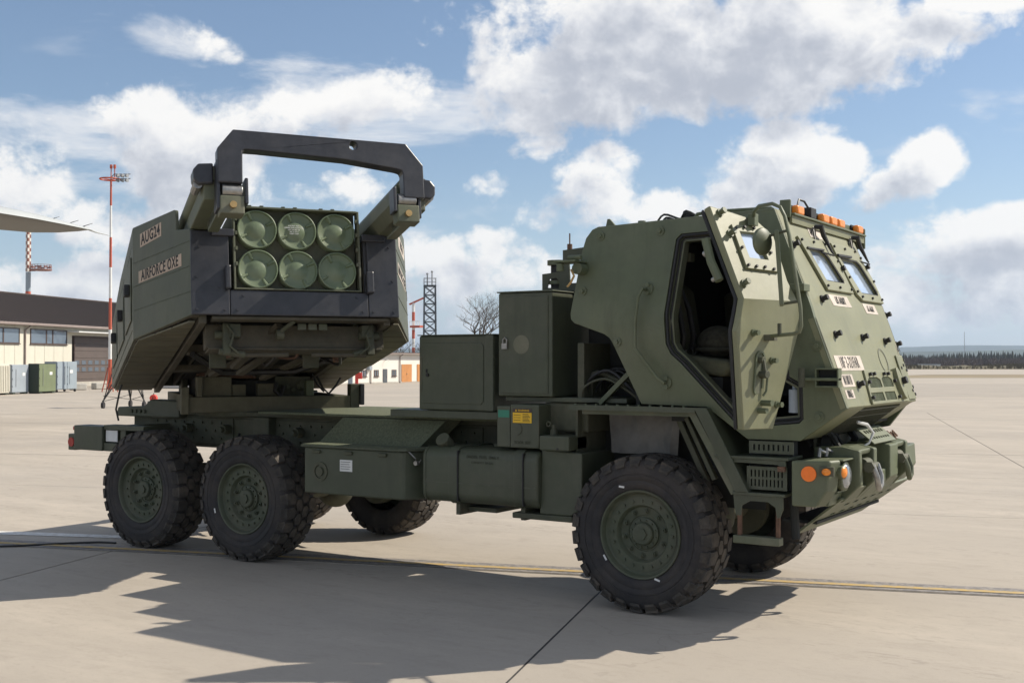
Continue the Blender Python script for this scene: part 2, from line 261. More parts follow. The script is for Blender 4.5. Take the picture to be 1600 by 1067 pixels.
def ground_mat(name, base, grid=True, spots=True):
    m = bpy.data.materials.new(name); m.use_nodes = True; t = m.node_tree; b = t.nodes['Principled BSDF']
    geo = N(t, 'ShaderNodeNewGeometry'); pos = geo.outputs['Position']
    def noise(scale, detail=8, rough=0.6, stretch=None, rot=0.0):
        n = N(t, 'ShaderNodeTexNoise'); n.inputs['Scale'].default_value = scale; n.inputs['Detail'].default_value = detail; n.inputs['Roughness'].default_value = rough
        if stretch:
            mp = N(t, 'ShaderNodeMapping'); mp.inputs['Rotation'].default_value = (0, 0, rot); mp.inputs['Scale'].default_value = stretch
            lk(t, pos, mp.inputs[0]); lk(t, mp.outputs[0], n.inputs['Vector'])
        else: lk(t, pos, n.inputs['Vector'])
        return n.outputs['Fac']
    def mixc(f, a, bb):
        x = N(t, 'ShaderNodeMix', data_type='RGBA')
        (lk(t, f, x.inputs[0]) if not isinstance(f, float) else setattr(x.inputs[0], 'default_value', f))
        for i, v in ((6, a), (7, bb)):
            if isinstance(v, tuple): x.inputs[i].default_value = (*v, 1)
            else: lk(t, v, x.inputs[i])
        return x.outputs[2]
    def rng(v, a, bb, lo=0.0, hi=1.0):
        r = N(t, 'ShaderNodeMapRange'); lk(t, v, r.inputs[0]); r.inputs[1].default_value = a; r.inputs[2].default_value = bb; r.inputs[3].default_value = lo; r.inputs[4].default_value = hi; return r.outputs[0]
    c = mixc(rng(noise(0.35, 10, 0.65), 0.3, 0.7), tuple(x * 0.86 for x in base), tuple(x * 1.10 for x in base))
    # long streaks of wear along the traffic direction
    c = mixc(rng(noise(0.9, 9, 0.7, (0.10, 1.0, 1.0), R(-17.4)), 0.52, 0.72, 0, 0.40), c, tuple(x * 0.70 for x in base))
    c = mixc(rng(noise(55, 6, 0.7), 0.35, 0.65, 0, 0.22), c, tuple(x * 0.55 for x in base))
    if spots:
        c = mixc(rng(noise(2.6, 6, 0.75), 0.66, 0.74, 0, 0.35), c, tuple(x * 0.5 for x in base))
        # rows of faint, broken tyre prints
        mp = N(t, 'ShaderNodeMapping'); mp.inputs['Rotation'].default_value = (0, 0, R(4)); lk(t, pos, mp.inputs[0])
        sp = N(t, 'ShaderNodeSeparateXYZ'); lk(t, mp.outputs[0], sp.inputs[0])
        Y = sp.outputs[1]
        rows = None
        for y0, w in ((-1.32, 0.16), (-0.62, 0.14), (1.95, 0.2), (3.3, 0.18), (6.4, 0.3)):
            f = rng(mth(t, 'ABSOLUTE', mth(t, 'SUBTRACT', mth(t, 'ADD', Y, mth(t, 'MULTIPLY', noise(0.3, 2), 0.5)), y0 + 0.25)), w * 0.5, w * 1.2, 1, 0)
            rows = f if rows is None else mth(t, 'MAXIMUM', rows, f)
        dash = rng(noise(7.0, 3, 0.5, (1.0, 2.6, 1.0), R(28)), 0.54, 0.60)
        brk = rng(noise(0.7, 5, 0.7), 0.42, 0.60)
        c = mixc(mth(t, 'MULTIPLY', mth(t, 'MULTIPLY', rows, dash), mth(t, 'MULTIPLY', brk, 0.75)), c, tuple(x * 0.5 for x in base))
        # broad stains, pale scuffs and fine cracks
        c = mixc(rng(noise(0.16, 7, 0.6), 0.46, 0.66, 0, 0.60), c, (base[0] * .74, base[1] * .76, base[2] * .80))
        c = mixc(rng(noise(0.55, 9, 0.75, (0.25, 1, 1), R(-24)), 0.50, 0.70, 0, 0.7), c, tuple(min(1, x * 1.24) for x in base))
        c = mixc(rng(noise(1.6, 10, 0.8, (0.22, 1, 1), R(-14)), 0.54, 0.70, 0, 0.6), c, (base[0] * .62, base[1] * .62, base[2] * .63))
        c = mixc(rng(noise(5.0, 8, 0.75, (0.5, 1, 1), R(-17)), 0.52, 0.66, 0, 0.6), c, (base[0] * .70, base[1] * .70, base[2] * .70))
        c = mixc(rng(noise(14, 8, 0.8), 0.54, 0.70, 0, 0.6), c, tuple(x * 0.6 for x in base))
        vo = N(t, 'ShaderNodeTexVoronoi', feature='DISTANCE_TO_EDGE'); vo.inputs['Scale'].default_value = 0.42
        wv = N(t, 'ShaderNodeVectorMath', operation='MULTIPLY_ADD'); nn_ = N(t, 'ShaderNodeTexNoise'); nn_.inputs['Scale'].default_value = 1.4; nn_.inputs['Detail'].default_value = 8; lk(t, pos, nn_.inputs['Vector'])
        lk(t, nn_.outputs['Color'], wv.inputs[0]); wv.inputs[1].default_value = (1.6, 1.6, 0); lk(t, pos, wv.inputs[2]); lk(t, wv.outputs[0], vo.inputs['Vector'])
        crk = mth(t, 'MULTIPLY', rng(vo.outputs['Distance'], 0.0, 0.006, 1, 0), rng(noise(0.22, 3), 0.56, 0.62, 0, 0.30))
        c = mixc(crk, c, tuple(x * 0.35 for x in base))
    oi = N(t, 'ShaderNodeObjectInfo')
    c = mixc(rng(oi.outputs['Random'], 0, 1, 0, 0.5), c, tuple(x * 0.86 for x in base))
    lk(t, c, b.inputs['Base Color']); b.inputs['Roughness'].default_value = 0.88; b.inputs['Specular IOR Level'].default_value = 0.3
    bp_ = N(t, 'ShaderNodeBump'); bp_.inputs['Strength'].default_value = 0.35; bp_.inputs['Distance'].default_value = 0.004
    lk(t, noise(120, 4, 0.7), bp_.inputs['Height']); lk(t, bp_.outputs[0], b.inputs['Normal'])
    return m
M['apron'] = ground_mat('apron_concrete', (0.458, 0.404, 0.338))
M['taxi'] = ground_mat('taxiway_concrete', (0.405, 0.36, 0.305), spots=False)
def worn_paint(name, col, under, amt):
    m = bpy.data.materials.new(name); m.use_nodes = True; t = m.node_tree; b = t.nodes['Principled BSDF']
    geo = N(t, 'ShaderNodeNewGeometry'); n = N(t, 'ShaderNodeTexNoise'); n.inputs['Scale'].default_value = 14; n.inputs['Detail'].default_value = 10; n.inputs['Roughness'].default_value = 0.75
    lk(t, geo.outputs['Position'], n.inputs['Vector'])
    r = N(t, 'ShaderNodeMapRange'); lk(t, n.outputs['Fac'], r.inputs[0]); r.inputs[1].default_value = amt - 0.12; r.inputs[2].default_value = amt + 0.12
    x = N(t, 'ShaderNodeMix', data_type='RGBA'); lk(t, r.outputs[0], x.inputs[0]); x.inputs[6].default_value = (*under, 1); x.inputs[7].default_value = (*col, 1)
    lk(t, x.outputs[2], b.inputs['Base Color']); b.inputs['Roughness'].default_value = 0.8
    return m
M['lineyellow'] = worn_paint('worn_yellow_line', (0.52, 0.35, 0.10), (0.38, 0.32, 0.24), 0.48)
M['linedark'] = worn_paint('dark_line_border', (0.16, 0.15, 0.145), (0.36, 0.32, 0.28), 0.46)
M['linewhite_sunlit'] = worn_paint('worn_white_line_sunlit', (0.70, 0.68, 0.64), (0.42, 0.38, 0.33), 0.42)

# ------------------------------------------------------------------ mesh helpers
class MB:
    def __init__(s): s.v = []; s.f = []
    def add(s, vs, fs, mtx=None):
        k = len(s.v)
        s.v += [tuple((mtx @ Vector(v)) if mtx else v) for v in vs]
        s.f += [tuple(i + k for i in f) for f in fs]; return s
    def box(s, x0, x1, y0, y1, z0, z1, mtx=None):
        return s.add([(x0, y0, z0), (x1, y0, z0), (x1, y1, z0), (x0, y1, z0), (x0, y0, z1), (x1, y0, z1), (x1, y1, z1), (x0, y1, z1)],
                     [(0, 3, 2, 1), (4, 5, 6, 7), (0, 1, 5, 4), (1, 2, 6, 5), (2, 3, 7, 6), (3, 0, 4, 7)], mtx)
    def bar(s, a, b, w, h, up=(0, 0, 1)):
        a = Vector(a); b = Vector(b); d = b - a; L = d.length; d.normalize(); u = Vector(up)
        if abs(d.dot(u)) > 0.98: u = Vector((1, 0, 0))
        sd = d.cross(u).normalized(); uu = sd.cross(d)
        m = Matrix((sd, uu, d)).transposed().to_4x4(); m.translation = a
        return s.box(-w / 2, w / 2, -h / 2, h / 2, 0, L, m)
    def cyl(s, a, b, r, n=16, r2=None, cap=True):
        a = Vector(a); b = Vector(b); d = (b - a); L = d.length; d.normalize(); r2 = r if r2 is None else r2
        q = d.to_track_quat('Z', 'Y').to_matrix().to_4x4(); q.translation = a
        vs = [(r * math.cos(2 * PI * i / n), r * math.sin(2 * PI * i / n), 0) for i in range(n)] + [(r2 * math.cos(2 * PI * i / n), r2 * math.sin(2 * PI * i / n), L) for i in range(n)]
        fs = [(i, (i + 1) % n, n + (i + 1) % n, n + i) for i in range(n)]
        if cap: fs += [tuple(range(n))[::-1], tuple(range(n, 2 * n))]
        return s.add(vs, fs, q)
    def tube(s, pts, r, n=8):
        pts = [Vector(p) for p in pts]; rings = []
        prev = None
        for i, p in enumerate(pts):
            d = (pts[min(i + 1, len(pts) - 1)] - pts[max(i - 1, 0)]).normalized()
            if prev is None:
                u = d.orthogonal().normalized()
            else:
                u = (prev - d * prev.dot(d)).normalized()
            prev = u; w = d.cross(u)
            rr = r[i] if isinstance(r, (list, tuple)) else r
            rings.append([p + (u * math.cos(2 * PI * k / n) + w * math.sin(2 * PI * k / n)) * rr for k in range(n)])
        vs = [tuple(v) for rg in rings for v in rg]; fs = []
        for i in range(len(pts) - 1):
            for k in range(n):
                fs.append((i * n + k, i * n + (k + 1) % n, (i + 1) * n + (k + 1) % n, (i + 1) * n + k))
        fs += [tuple(range(n))[::-1], tuple((len(pts) - 1) * n + k for k in range(n))]
        return s.add(vs, fs)
    def lathe(s, prof, n=32, mtx=None, caps=True):   # prof (r, h); axis = local z
        vs = []; fs = []
        for r, h in prof:
            vs += [(r * math.cos(2 * PI * i / n), r * math.sin(2 * PI * i / n), h) for i in range(n)]
        for j in range(len(prof) - 1):
            for i in range(n):
                fs.append((j * n + i, j * n + (i + 1) % n, (j + 1) * n + (i + 1) % n, (j + 1) * n + i))
        if caps:
            if prof[0][0] > 1e-5: fs.append(tuple(range(n))[::-1])
            if prof[-1][0] > 1e-5: fs.append(tuple((len(prof) - 1) * n + i for i in range(n)))
        return s.add(vs, fs, mtx)
    def sphere(s, c, r, n=12, m=8, sc=(1, 1, 1)):
        vs = []; fs = []
        for j in range(m + 1):
            t = PI * j / m
            for i in range(n):
                a = 2 * PI * i / n
                vs.append((c[0] + r * sc[0] * math.sin(t) * math.cos(a), c[1] + r * sc[1] * math.sin(t) * math.sin(a), c[2] + r * sc[2] * math.cos(t)))
        for j in range(m):
            for i in range(n): fs.append((j * n + i, (j + 1) * n + i, (j + 1) * n + (i + 1) % n, j * n + (i + 1) % n))
        return s.add(vs, fs)
    def prism(s, poly, h0, h1, mp):     # poly of (u,v); mp(u,v,w)->xyz
        n = len(poly)
        vs = [mp(u, v, h0) for u, v in poly] + [mp(u, v, h1) for u, v in poly]
        fs = [tuple(range(n))[::-1], tuple(range(n, 2 * n))] + [(i, (i + 1) % n, n + (i + 1) % n, n + i) for i in range(n)]
        return s.add(vs, fs)
    def plate(s, outer, holes, mp, w0, w1, folds=()):   # folds: list of v values where the sheet is cut so that mp can bend it
        bm = bmesh.new(); es = []
        for loop in [outer] + list(holes):
            vv = [bm.verts.new((u, v, 0)) for u, v in loop]
            es += [bm.edges.new((vv[i], vv[(i + 1) % len(vv)])) for i in range(len(vv))]
        bmesh.ops.triangle_fill(bm, edges=es, use_beauty=True, use_dissolve=False, normal=(0, 0, 1))
        for fv in folds:
            bmesh.ops.bisect_plane(bm, geom=bm.verts[:] + bm.edges[:] + bm.faces[:], dist=1e-6, plane_co=(0, fv, 0), plane_no=(0, 1, 0))
        bm.normal_update()
        for f in bm.faces:
            if f.normal.z < 0: f.normal_flip()
        bm.verts.index_update()
        n = len(bm.verts)
        vs = [mp(v.co.x, v.co.y, w0) for v in bm.verts] + [mp(v.co.x, v.co.y, w1) for v in bm.verts]
        fs = []
        for f in bm.faces:
            ids = [v.index for v in f.verts]
            fs.append(tuple(ids[::-1])); fs.append(tuple(i + n for i in ids))
            for l in f.loops:
                if len(l.edge.link_faces) == 1:
                    a = l.vert.index; b = l.link_loop_next.vert.index
                    fs.append((a, b, b + n, a + n))
        bm.free()
        return s.add(vs, fs)
    def build(s, name, material, parent=None, bevel=0.0, smooth=None, mtx=None, seg=2, recalc=True, stuff=False):
        me = bpy.data.meshes.new(name)
        vs = s.v if mtx is None else [tuple(mtx @ Vector(v)) for v in s.v]
        me.from_pydata(vs, [], s.f)
        if recalc:
            bm = bmesh.new(); bm.from_mesh(me)
            bmesh.ops.recalc_face_normals(bm, faces=bm.faces[:])
            bm.to_mesh(me); bm.free()
        if smooth is None: smooth = False
        if smooth:
            me.polygons.foreach_set('use_smooth', [True] * len(me.polygons))
            me.set_sharp_from_angle(angle=R(smooth if smooth is not True else 40))
        me.materials.append(M[material] if isinstance(material, str) else material)
        me.update()
        o = bpy.data.objects.new(name, me); COL.objects.link(o)
        if parent: o.parent = parent
        if bevel:
            md = o.modifiers.new('bevel', 'BEVEL'); md.width = bevel; md.segments = seg; md.limit_method = 'ANGLE'; md.angle_limit = R(35); md.harden_normals = False
        if stuff: o['kind'] = 'stuff'
        return o
def thing(name, label, cat, loc=(0, 0, 0), rz=0.0, group=None):
    o = bpy.data.objects.new(name, None); COL.objects.link(o); o.location = loc; o.rotation_euler = (0, 0, rz)
    o.empty_display_size = 0.3; o['label'] = label; o['category'] = cat
    if group: o['group'] = group
    return o
def tag(o, label, cat, group=None):
    o['label'] = label; o['category'] = cat
    if group: o['group'] = group
    return o
def empty(name, parent, loc=(0, 0, 0)):
    o = bpy.data.objects.new(name, None); COL.objects.link(o); o.parent = parent; o.location = loc; o.empty_display_size = 0.2; return o
def copy_tree(o, parent=None):
    c = o.copy(); COL.objects.link(c); c.parent = parent
    for ch in list(o.children): copy_tree(ch, c)
    return c
def text(s_, size, mtx, name, material, parent, xs=1.0, ext=0.0008, bold=0.022):
    cu = bpy.data.curves.new('txt', 'FONT'); cu.body = s_; cu.size = size; cu.align_x = 'CENTER'; cu.align_y = 'CENTER'; cu.extrude = ext; cu.offset = bold * size; cu.resolution_u = 3; cu.space_character = 1.12
    tmp = bpy.data.objects.new('txt', cu); COL.objects.link(tmp)
    dg = bpy.context.evaluated_depsgraph_get(); me = bpy.data.meshes.new_from_object(tmp.evaluated_get(dg))
    bpy.data.objects.remove(tmp)
    me.transform(mtx @ Matrix.Diagonal((xs, 1, 1, 1))); me.materials.clear(); me.materials.append(M[material])
    o = bpy.data.objects.new(name, me); COL.objects.link(o); o.parent = parent
    return o
def frame_mtx(origin, xdir, ydir):
    x = Vector(xdir).normalized(); y = Vector(ydir); y = (y - x * x.dot(y)).normalized(); z = x.cross(y)
    m = Matrix((x, y, z)).transposed().to_4x4(); m.translation = Vector(origin); return m
def bg(X, D, z=0.0):        # a ground point X metres right of and D metres ahead of where the photographer stood
    p = CAM + RGT * X + FWD * D; return Vector((p.x, p.y, z))
def ball_bolt(mb, p, nrm, r=0.022, h=0.03):
    p = Vector(p); nrm = Vector(nrm).normalized()
    mb.cyl(p - nrm * 0.002, p + nrm * 0.010, r * 1.5, 14); mb.cyl(p + nrm * 0.008, p + nrm * h, r * 0.85, 6)
def knob(mb, p, nrm, r=0.03):      # lifting stud: collar, stem and cross pin
    p = Vector(p); nrm = Vector(nrm).normalized()
    mb.cyl(p - nrm * 0.002, p + nrm * 0.014, r * 1.15, 14); mb.cyl(p + nrm * 0.012, p + nrm * 0.034, r * 0.75, 12); mb.cyl(p + nrm * 0.032, p + nrm * 0.050, r * 0.9, 6)
def nuts(mb, pts, nrm, r=0.011, h=0.012):
    for p in pts: mb.cyl(Vector(p), Vector(p) + Vector(nrm).normalized() * h, r, 6)

# ------------------------------------------------------------------ ground
AX = Vector((0.954, 0.300, 0)); AY = Vector((-0.300, 0.954, 0))
def ap(a, b, z=0.0): p = AX * a + AY * b; return (p.x, p.y, z)
def sheet(name, pts, z, material, kind='structure', parent=None):
    mb = MB(); mb.add([(p[0], p[1], z) for p in pts], [tuple(range(len(pts)))]); o = mb.build(name, material, parent, recalc=False)
    if kind and not parent: o['kind'] = kind
    return o
c = bg(0, 0)
sheet('grass_field', [(c.x - 9000, c.y - 9000), (c.x + 9000, c.y - 9000), (c.x + 9000, c.y + 9000), (c.x - 9000, c.y + 9000)], -0.03, 'grass')
apron = sheet('apron', [bg(-300, -120), bg(300, -120), bg(300, 283), bg(-300, 283)], -0.010, 'apron')
sl_a0, sl_b0, PIT = -0.8, 0.26, 5.0
cells = []
for i in range(-14, 14):
    for j in range(-6, 12):
        ca, cb = sl_a0 + (i + 0.5) * PIT, sl_b0 + (j + 0.5) * PIT
        p = Vector(ap(ca, cb)); d = p - CAM; X = d.dot(RGT); D = d.dot(FWD)
        if -1 < D < 44 and abs(X) < 0.46 * max(D, 0) + 6.5: cells.append((ca, cb))
a0 = min(x for x, y in cells) - 2.5; a1 = max(x for x, y in cells) + 2.5; b0 = min(y for x, y in cells) - 2.5; b1 = max(y for x, y in cells) + 2.5
mb = MB()
for ca, cb in cells:
    h = PIT / 2; mb.add([ap(ca - h, cb - h, -0.0055), ap(ca + h, cb - h, -0.0055), ap(ca + h, cb + h, -0.0055), ap(ca - h, cb + h, -0.0055)], [(0, 1, 2, 3)])
mb.build('joint_sealant', 'sealant', apron, recalc=False)
mb = MB(); g2 = PIT / 2 - 0.009; mb.box(-g2, g2, -g2, g2, -0.005, 0.0)
first = mb.build('slab', 'apron', apron, bevel=0.0)
for k, (ca, cb) in enumerate(cells):
    o = first if k == 0 else first.copy()
    if k: COL.objects.link(o)
    o.location = Vector(ap(ca, cb, -0.0008 * ((k * 7) % 3))); o.rotation_euler = (0, 0, math.atan2(0.300, 0.954))
def strip(name, a0, a1, b0, b1, z, m, parent=None, n=1):
    return sheet(name, [ap(a0, b0), ap(a1, b0), ap(a1, b1), ap(a0, b1)], z, m, parent=parent)
strip('line_border', -60, 60, 0.285, 0.62, 0.004, 'linedark')
strip('painted_line', -60, 60, 0.375, 0.465, 0.008, 'lineyellow')
mb = MB()
mb.add([(-7.9, -1.55, .0042), (-5.9, -.75, .0042), (-6.02, -.62, .0042), (-8.1, -1.38, .0042)], [(0, 1, 2, 3)])  # white paint plus a sunlit piece of concrete, both in one colour
o = mb.build('edge_line_sunlit_strip', 'linewhite_sunlit', recalc=False); o['kind'] = 'structure'
sheet('taxiway', [bg(18, 62), bg(160, 62), bg(190, 98), bg(26, 98)], -0.004, 'taxi')
sheet('grass_verge', [bg(36, 132), bg(140, 140), bg(160, 176), bg(60, 168)], -0.003, 'grass')
sheet('building_forecourt', [bg(-45, 94), bg(10, 112), bg(12, 122), bg(-48, 118)], -0.003, 'taxi')

# hills and woods at the right-hand horizon
def ridge(name, D, X0, X1, hs, depth, m):
    mb = MB(); n = len(hs) * 8; top = []
    vs = []
    for i in range(n + 1):
        t = i / n; X = X0 + (X1 - X0) * t; q = t * (len(hs) - 1); k = min(int(q), len(hs) - 2); f = q - k; f = f * f * (3 - 2 * f)
        h = hs[k] * (1 - f) + hs[k + 1] * f + (mnoise.noise((X * 0.004, D * 0.01, 0)) * 3 + mnoise.noise((X * 0.03, D, 0)) * 1.2) * (D / 3000)
        for dd, hh in ((-depth, -1), (-depth * 0.5, h * 0.55), (0, h), (depth * 0.4, h * 0.8), (depth, -1)):
            p = bg(X, D + dd); vs.append((p.x, p.y, hh))
    fs = [(i * 5 + k, i * 5 + k + 1, (i + 1) * 5 + k + 1, (i + 1) * 5 + k) for i in range(n) for k in range(4)]
    mb.add(vs, fs); o = mb.build(name, m, smooth=60); o['kind'] = 'structure'; return o
ridge('hills', 4300, -2500, 4200, [24, 34, 30, 44, 54, 48, 50, 62, 58, 44, 52, 54], 800, 'hill')
ridge('far_wood_rise', 2300, 300, 2200, [8, 16, 22, 27, 24, 25, 20, 24], 300, 'hill')
def scatter_wood(name, n, X0, X1, D0, D1, h0, h1, m, con, seed):
    rs = random.Random(seed); mb = MB()
    for _ in range(n):
        X = rs.uniform(X0, X1); D = rs.uniform(D0, D1); h = rs.uniform(h0, h1) * (0.8 + 0.35 * mnoise.noise((X * 0.05, 0, seed))); p = bg(X, D); w = h * (0.2 if con else 0.42)
        if con:
            for t in (0, 0.35, 0.6):
                mb.cyl((p.x, p.y, h * t), (p.x, p.y, h * min(1, t + 0.45)), w * (1 - t), 5, r2=0.02, cap=False)
        else:
            vs = []; fs = []
            for q in range(26):
                a = rs.uniform(0, 2 * PI); b = rs.uniform(-0.4, 1.5); rr = rs.uniform(.5, 1)
                e = Vector((p.x + w * rr * math.cos(a) * math.cos(b), p.y + w * rr * math.sin(a) * math.cos(b), h * 0.45 + h * 0.5 * rr * math.sin(b)))
                s0 = Vector((p.x + rs.uniform(-.3, .3) * w, p.y + rs.uniform(-.3, .3) * w, h * rs.uniform(.05, .5)))
                k = len(vs); ww = h * 0.022; vs += [tuple(s0 + RGT * ww), tuple(s0 - RGT * ww), tuple(e)]; fs.append((k, k + 1, k + 2))
            mb.add(vs, fs)
            mb.cyl((p.x, p.y, 0), (p.x, p.y, h * .5), h * .02, 4, cap=False)
    o = mb.build(name, m, recalc=False); o['kind'] = 'stuff'; return o
scatter_wood('distant_wood', 2200, 110, 400, 520, 620, 4.8, 7.4, 'conifer', True, 2)
scatter_wood('distant_bare_wood', 1700, 100, 330, 470, 512, 4.0, 6.2, 'twig', False, 3)
scatter_wood('scrub_bank', 2200, 90, 175, 286, 300, 0.9, 2.1, 'scrub', False, 4)
mb = MB()
vs = []; n = 60
for i in range(n + 1):
    X = 85 + 95 * i / n; h = 0.8 + 0.45 * mnoise.noise((X * 0.2, 3, 0)) + 0.2 * mnoise.noise((X * 0.9, 5, 0))
    for dd, hh in ((-3, -0.05), (-1, h * 0.8), (1.5, h), (5, -0.05)):
        p = bg(X, 290 + dd); vs.append((p.x, p.y, hh))
mb.add(vs, [(i * 4 + k, i * 4 + k + 1, (i + 1) * 4 + k + 1, (i + 1) * 4 + k) for i in range(n) for k in range(3)])
o = mb.build('earth_bank', 'scrub', smooth=60); o['kind'] = 'structure'
t = thing('radio_mast', 'hair-thin radio mast on the far wooded hill at right', 'mast', bg(583, 1500))
mb = MB(); mb.cyl((0, 0, 0), (0, 0, 40), .45, 6, r2=.3); mb.build('pole', 'galv', t)
t = thing('low_shed', 'long low white shed on the far side of the field', 'shed', bg(108, 300), math.atan2(RGT.y, RGT.x))
mb = MB(); mb.box(-2.4, 2.4, 0, 3, 0, 1.1); mb.build('wall', 'white', t); mb = MB(); mb.box(-2.5, 2.5, -.1, 3.1, 1.1, 1.3); mb.build('roof', 'galv', t)

# ------------------------------------------------------------------ buildings
def site(name, label, cat, X, D, ux, uy, group=None):
    d = (RGT * ux + FWD * uy).normalized()
    return thing(name, label, cat, bg(X, D), math.atan2(d.y, d.x), group)
def P(name, m, parent, *boxes, bevel=0.0):
    mb = MB()
    for b in boxes: mb.box(*b)
    return mb.build(name, m, parent, bevel=bevel)
# workshop: local x = along the facade away from the camera, local +y = into the building
wk = site('workshop_building', 'cream workshop with dark corrugated roof and brown roller door', 'building', -34.3, 78, .176, .984)
# building body lies to the left of the facade, i.e. local +y
P('rear_wall', 'wall', wk, (-26, 46, 13.9, 14.1, 0, 4.5))
P('end_wall', 'wall', wk, (-26.1, -25.9, 0.1, 13.9, 0, 4.5), (46.0, 46.1, 0.1, 13.9, 0, 4.5))
P('plinth', 'concrete', wk, (-26, 46, -.02, .3, 0, .34))
DX0, DX1, DZ = 9.2, 14.9, 3.8
base_panel = None
rs = random.Random(1)
x = -25.7
while x < 45.5:
    if not (x + 1.16 > DX0 and x < DX1):
        if base_panel is None:
            base_panel = P('wall_panel', 'wall', wk, (0, 1.165, 0, .1, .34, 4.5), bevel=.012)
            o = base_panel
        else: o = base_panel.copy(); COL.objects.link(o)
        o.location = (x, 0.0, 0)
    x += 1.19
P('wall_over_door', 'wall', wk, (DX0 - 1.1, DX1 + 1.1, .01, .11, DZ, 4.5))
P('door_jamb', 'frame', wk, (DX0 - .1, DX0, -.02, .3, 0, DZ), (DX1, DX1 + .1, -.02, .3, 0, DZ), (DX0, DX1, -.02, .3, DZ - .08, DZ))
rd = empty('roller_door', wk)
h = (DZ - .08) / 7
for k in range(7):
    P('door_panel', 'door', rd, (DX0 + .01, DX1 - .01, .2, .25, k * h + .008, (k + 1) * h - .008), bevel=.01)
for r_ in range(2):
    for k in range(6):
        xx = DX0 + .35 + k * .93
        P('door_pane', 'window', rd, (xx, xx + .58, .185, .20, 1.12 + .52 * r_, 1.42 + .52 * r_), bevel=.05)
P('canopy', 'white', wk, (DX0 - 1.0, DX1 + .6, -.9, -.02, 4.02, 4.10))
def win(parent, x0, x1, z0, z1, mull, fm='frame', tilt=None):
    f = empty('window', parent)
    bx = [(x0, x1, -.05, .0, z0, z0 + .06), (x0, x1, -.05, .0, z1 - .06, z1), (x0, x0 + .07, -.05, 0, z0 + .06, z1 - .06), (x1 - .07, x1, -.05, 0, z0 + .06, z1 - .06)]
    for q in mull: bx.append((q - .06, q + .06, -.05, 0, z0 + .06, z1 - .06))
    P('window_frame', fm, f, *bx)
    xs = [x0 + .07] + [v for q in mull for v in (q - .06, q + .06)] + [x1 - .07]
    for i in range(0, len(xs), 2): P('pane', 'window', f, (xs[i], xs[i + 1], -.025, -.015, z0 + .06, z1 - .06))
    P('sill', fm, f, (x0 - .05, x1 + .05, -.1, -.0, z0 - .05, z0))
    return f
win(wk, 3.44, 8.06, 3.1, 4.15, [5.4, 6.2]); win(wk, -3.2, 2.15, 3.1, 4.15, [-1.6, 0.3]); win(wk, -10, -5, 3.1, 4.15, [-7.5])
win(wk, 17.5, 22.5, 3.1, 4.15, [19.2, 20.8]); win(wk, 25, 30, 3.1, 4.15, [27])
mb = MB(); mb.tube([(2.95, -.35, 4.5), (2.95, -.35, 4.35), (2.75, -.08, 4.05), (2.75, -.08, 0)], .06, 8); mb.build('drainpipe', 'gutter', wk, smooth=True)
mb = MB()
EZ, RZ, RY = 4.62, 7.15, 7.0
for s_ in (0, 1):
    y0 = -.45 if s_ == 0 else 14.45
    mb.add([(-26.5, y0, EZ - .12), (46.5, y0, EZ - .12), (46.5, RY, RZ), (-26.5, RY, RZ), (-26.5, y0, EZ - .28), (46.5, y0, EZ - .28), (46.5, RY, RZ - .16), (-26.5, RY, RZ - .16)],
           [(0, 1, 2, 3), (4, 7, 6, 5), (0, 4, 5, 1), (1, 5, 6, 2), (0, 3, 7, 4)])
roof = mb.build('roof', 'roof', wk)
mb = MB(); sl_ = Vector((0, RY + .45, RZ - EZ + .12)).normalized()
x = -26.4
while x < 46.4:
    mb.bar((x, -.46, EZ - .105), (x, RY, RZ + .015), .09, .05); x += .42
mb.build('roof_ribs', 'roof', roof, stuff=True)
mb = MB(); mb.box(-26.5, 46.5, -.62, -.46, EZ - .26, EZ - .08); mb.build('gutter', 'gutter', wk, bevel=.03)
mb = MB(); mb.tube([(-26.5, RY, RZ + .04), (46.5, RY, RZ + .04)], .09, 6); mb.build('ridge_cap', 'roof', wk)
# offices: low white building
wb = site('office_building', 'low white building with small windows and orange wooden doors', 'building', -14.05, 93.6, .43, .903)
def ws(px):   # distance along the facade at which a feature stands
    k = (px - 800) / 1819.0; return (-14.05 - 93.6 * k) / (.903 * k - .43)
mb = MB(); mb.box(-14, 40, 0, 9, 0, 2.52); mb.build('wall', 'wallw', wb)
P('roof', 'roof', wb, (-14.2, 40.2, -.35, 9.2, 2.53, 2.66)); P('gutter', 'gutter', wb, (-14.2, 40.2, -.45, -.36, 2.50, 2.60))
P('plinth', 'concrete', wb, (-14, 40, -.04, -.002, 0, .12))
for a_, b_ in ((-6.9, -6.0), (-2.4, -1.5), (1.0, 1.8), (3.5, 4.3), (5.5, 6.2), (8.37, 9.1), (20, 20.8), (24, 24.8)): win(wb, a_, b_, .60, 1.15, [(a_ + b_) / 2], 'frame')
def leafdoor(parent, x0, x1, z1, m, n=2):
    d = empty('door', parent); w = (x1 - x0) / n
    for k in range(n): P('door_leaf', m, d, (x0 + k * w + .01, x0 + (k + 1) * w - .01, -.05, -.005, .05, z1), bevel=.01)
    P('handle', 'steel', d, (x0 + w - .06 if n > 1 else x1 - .15, x0 + w + .02 if n > 1 else x1 - .1, -.1, -.06, z1 * .45, z1 * .5)); return d
leafdoor(wb, 6.9, 7.6, 1.22, 'tsteel', 1); leafdoor(wb, 9.98, 11.75, 1.62, 'wood', 2); leafdoor(wb, 12.7, 14.2, 1.62, 'wood', 2)
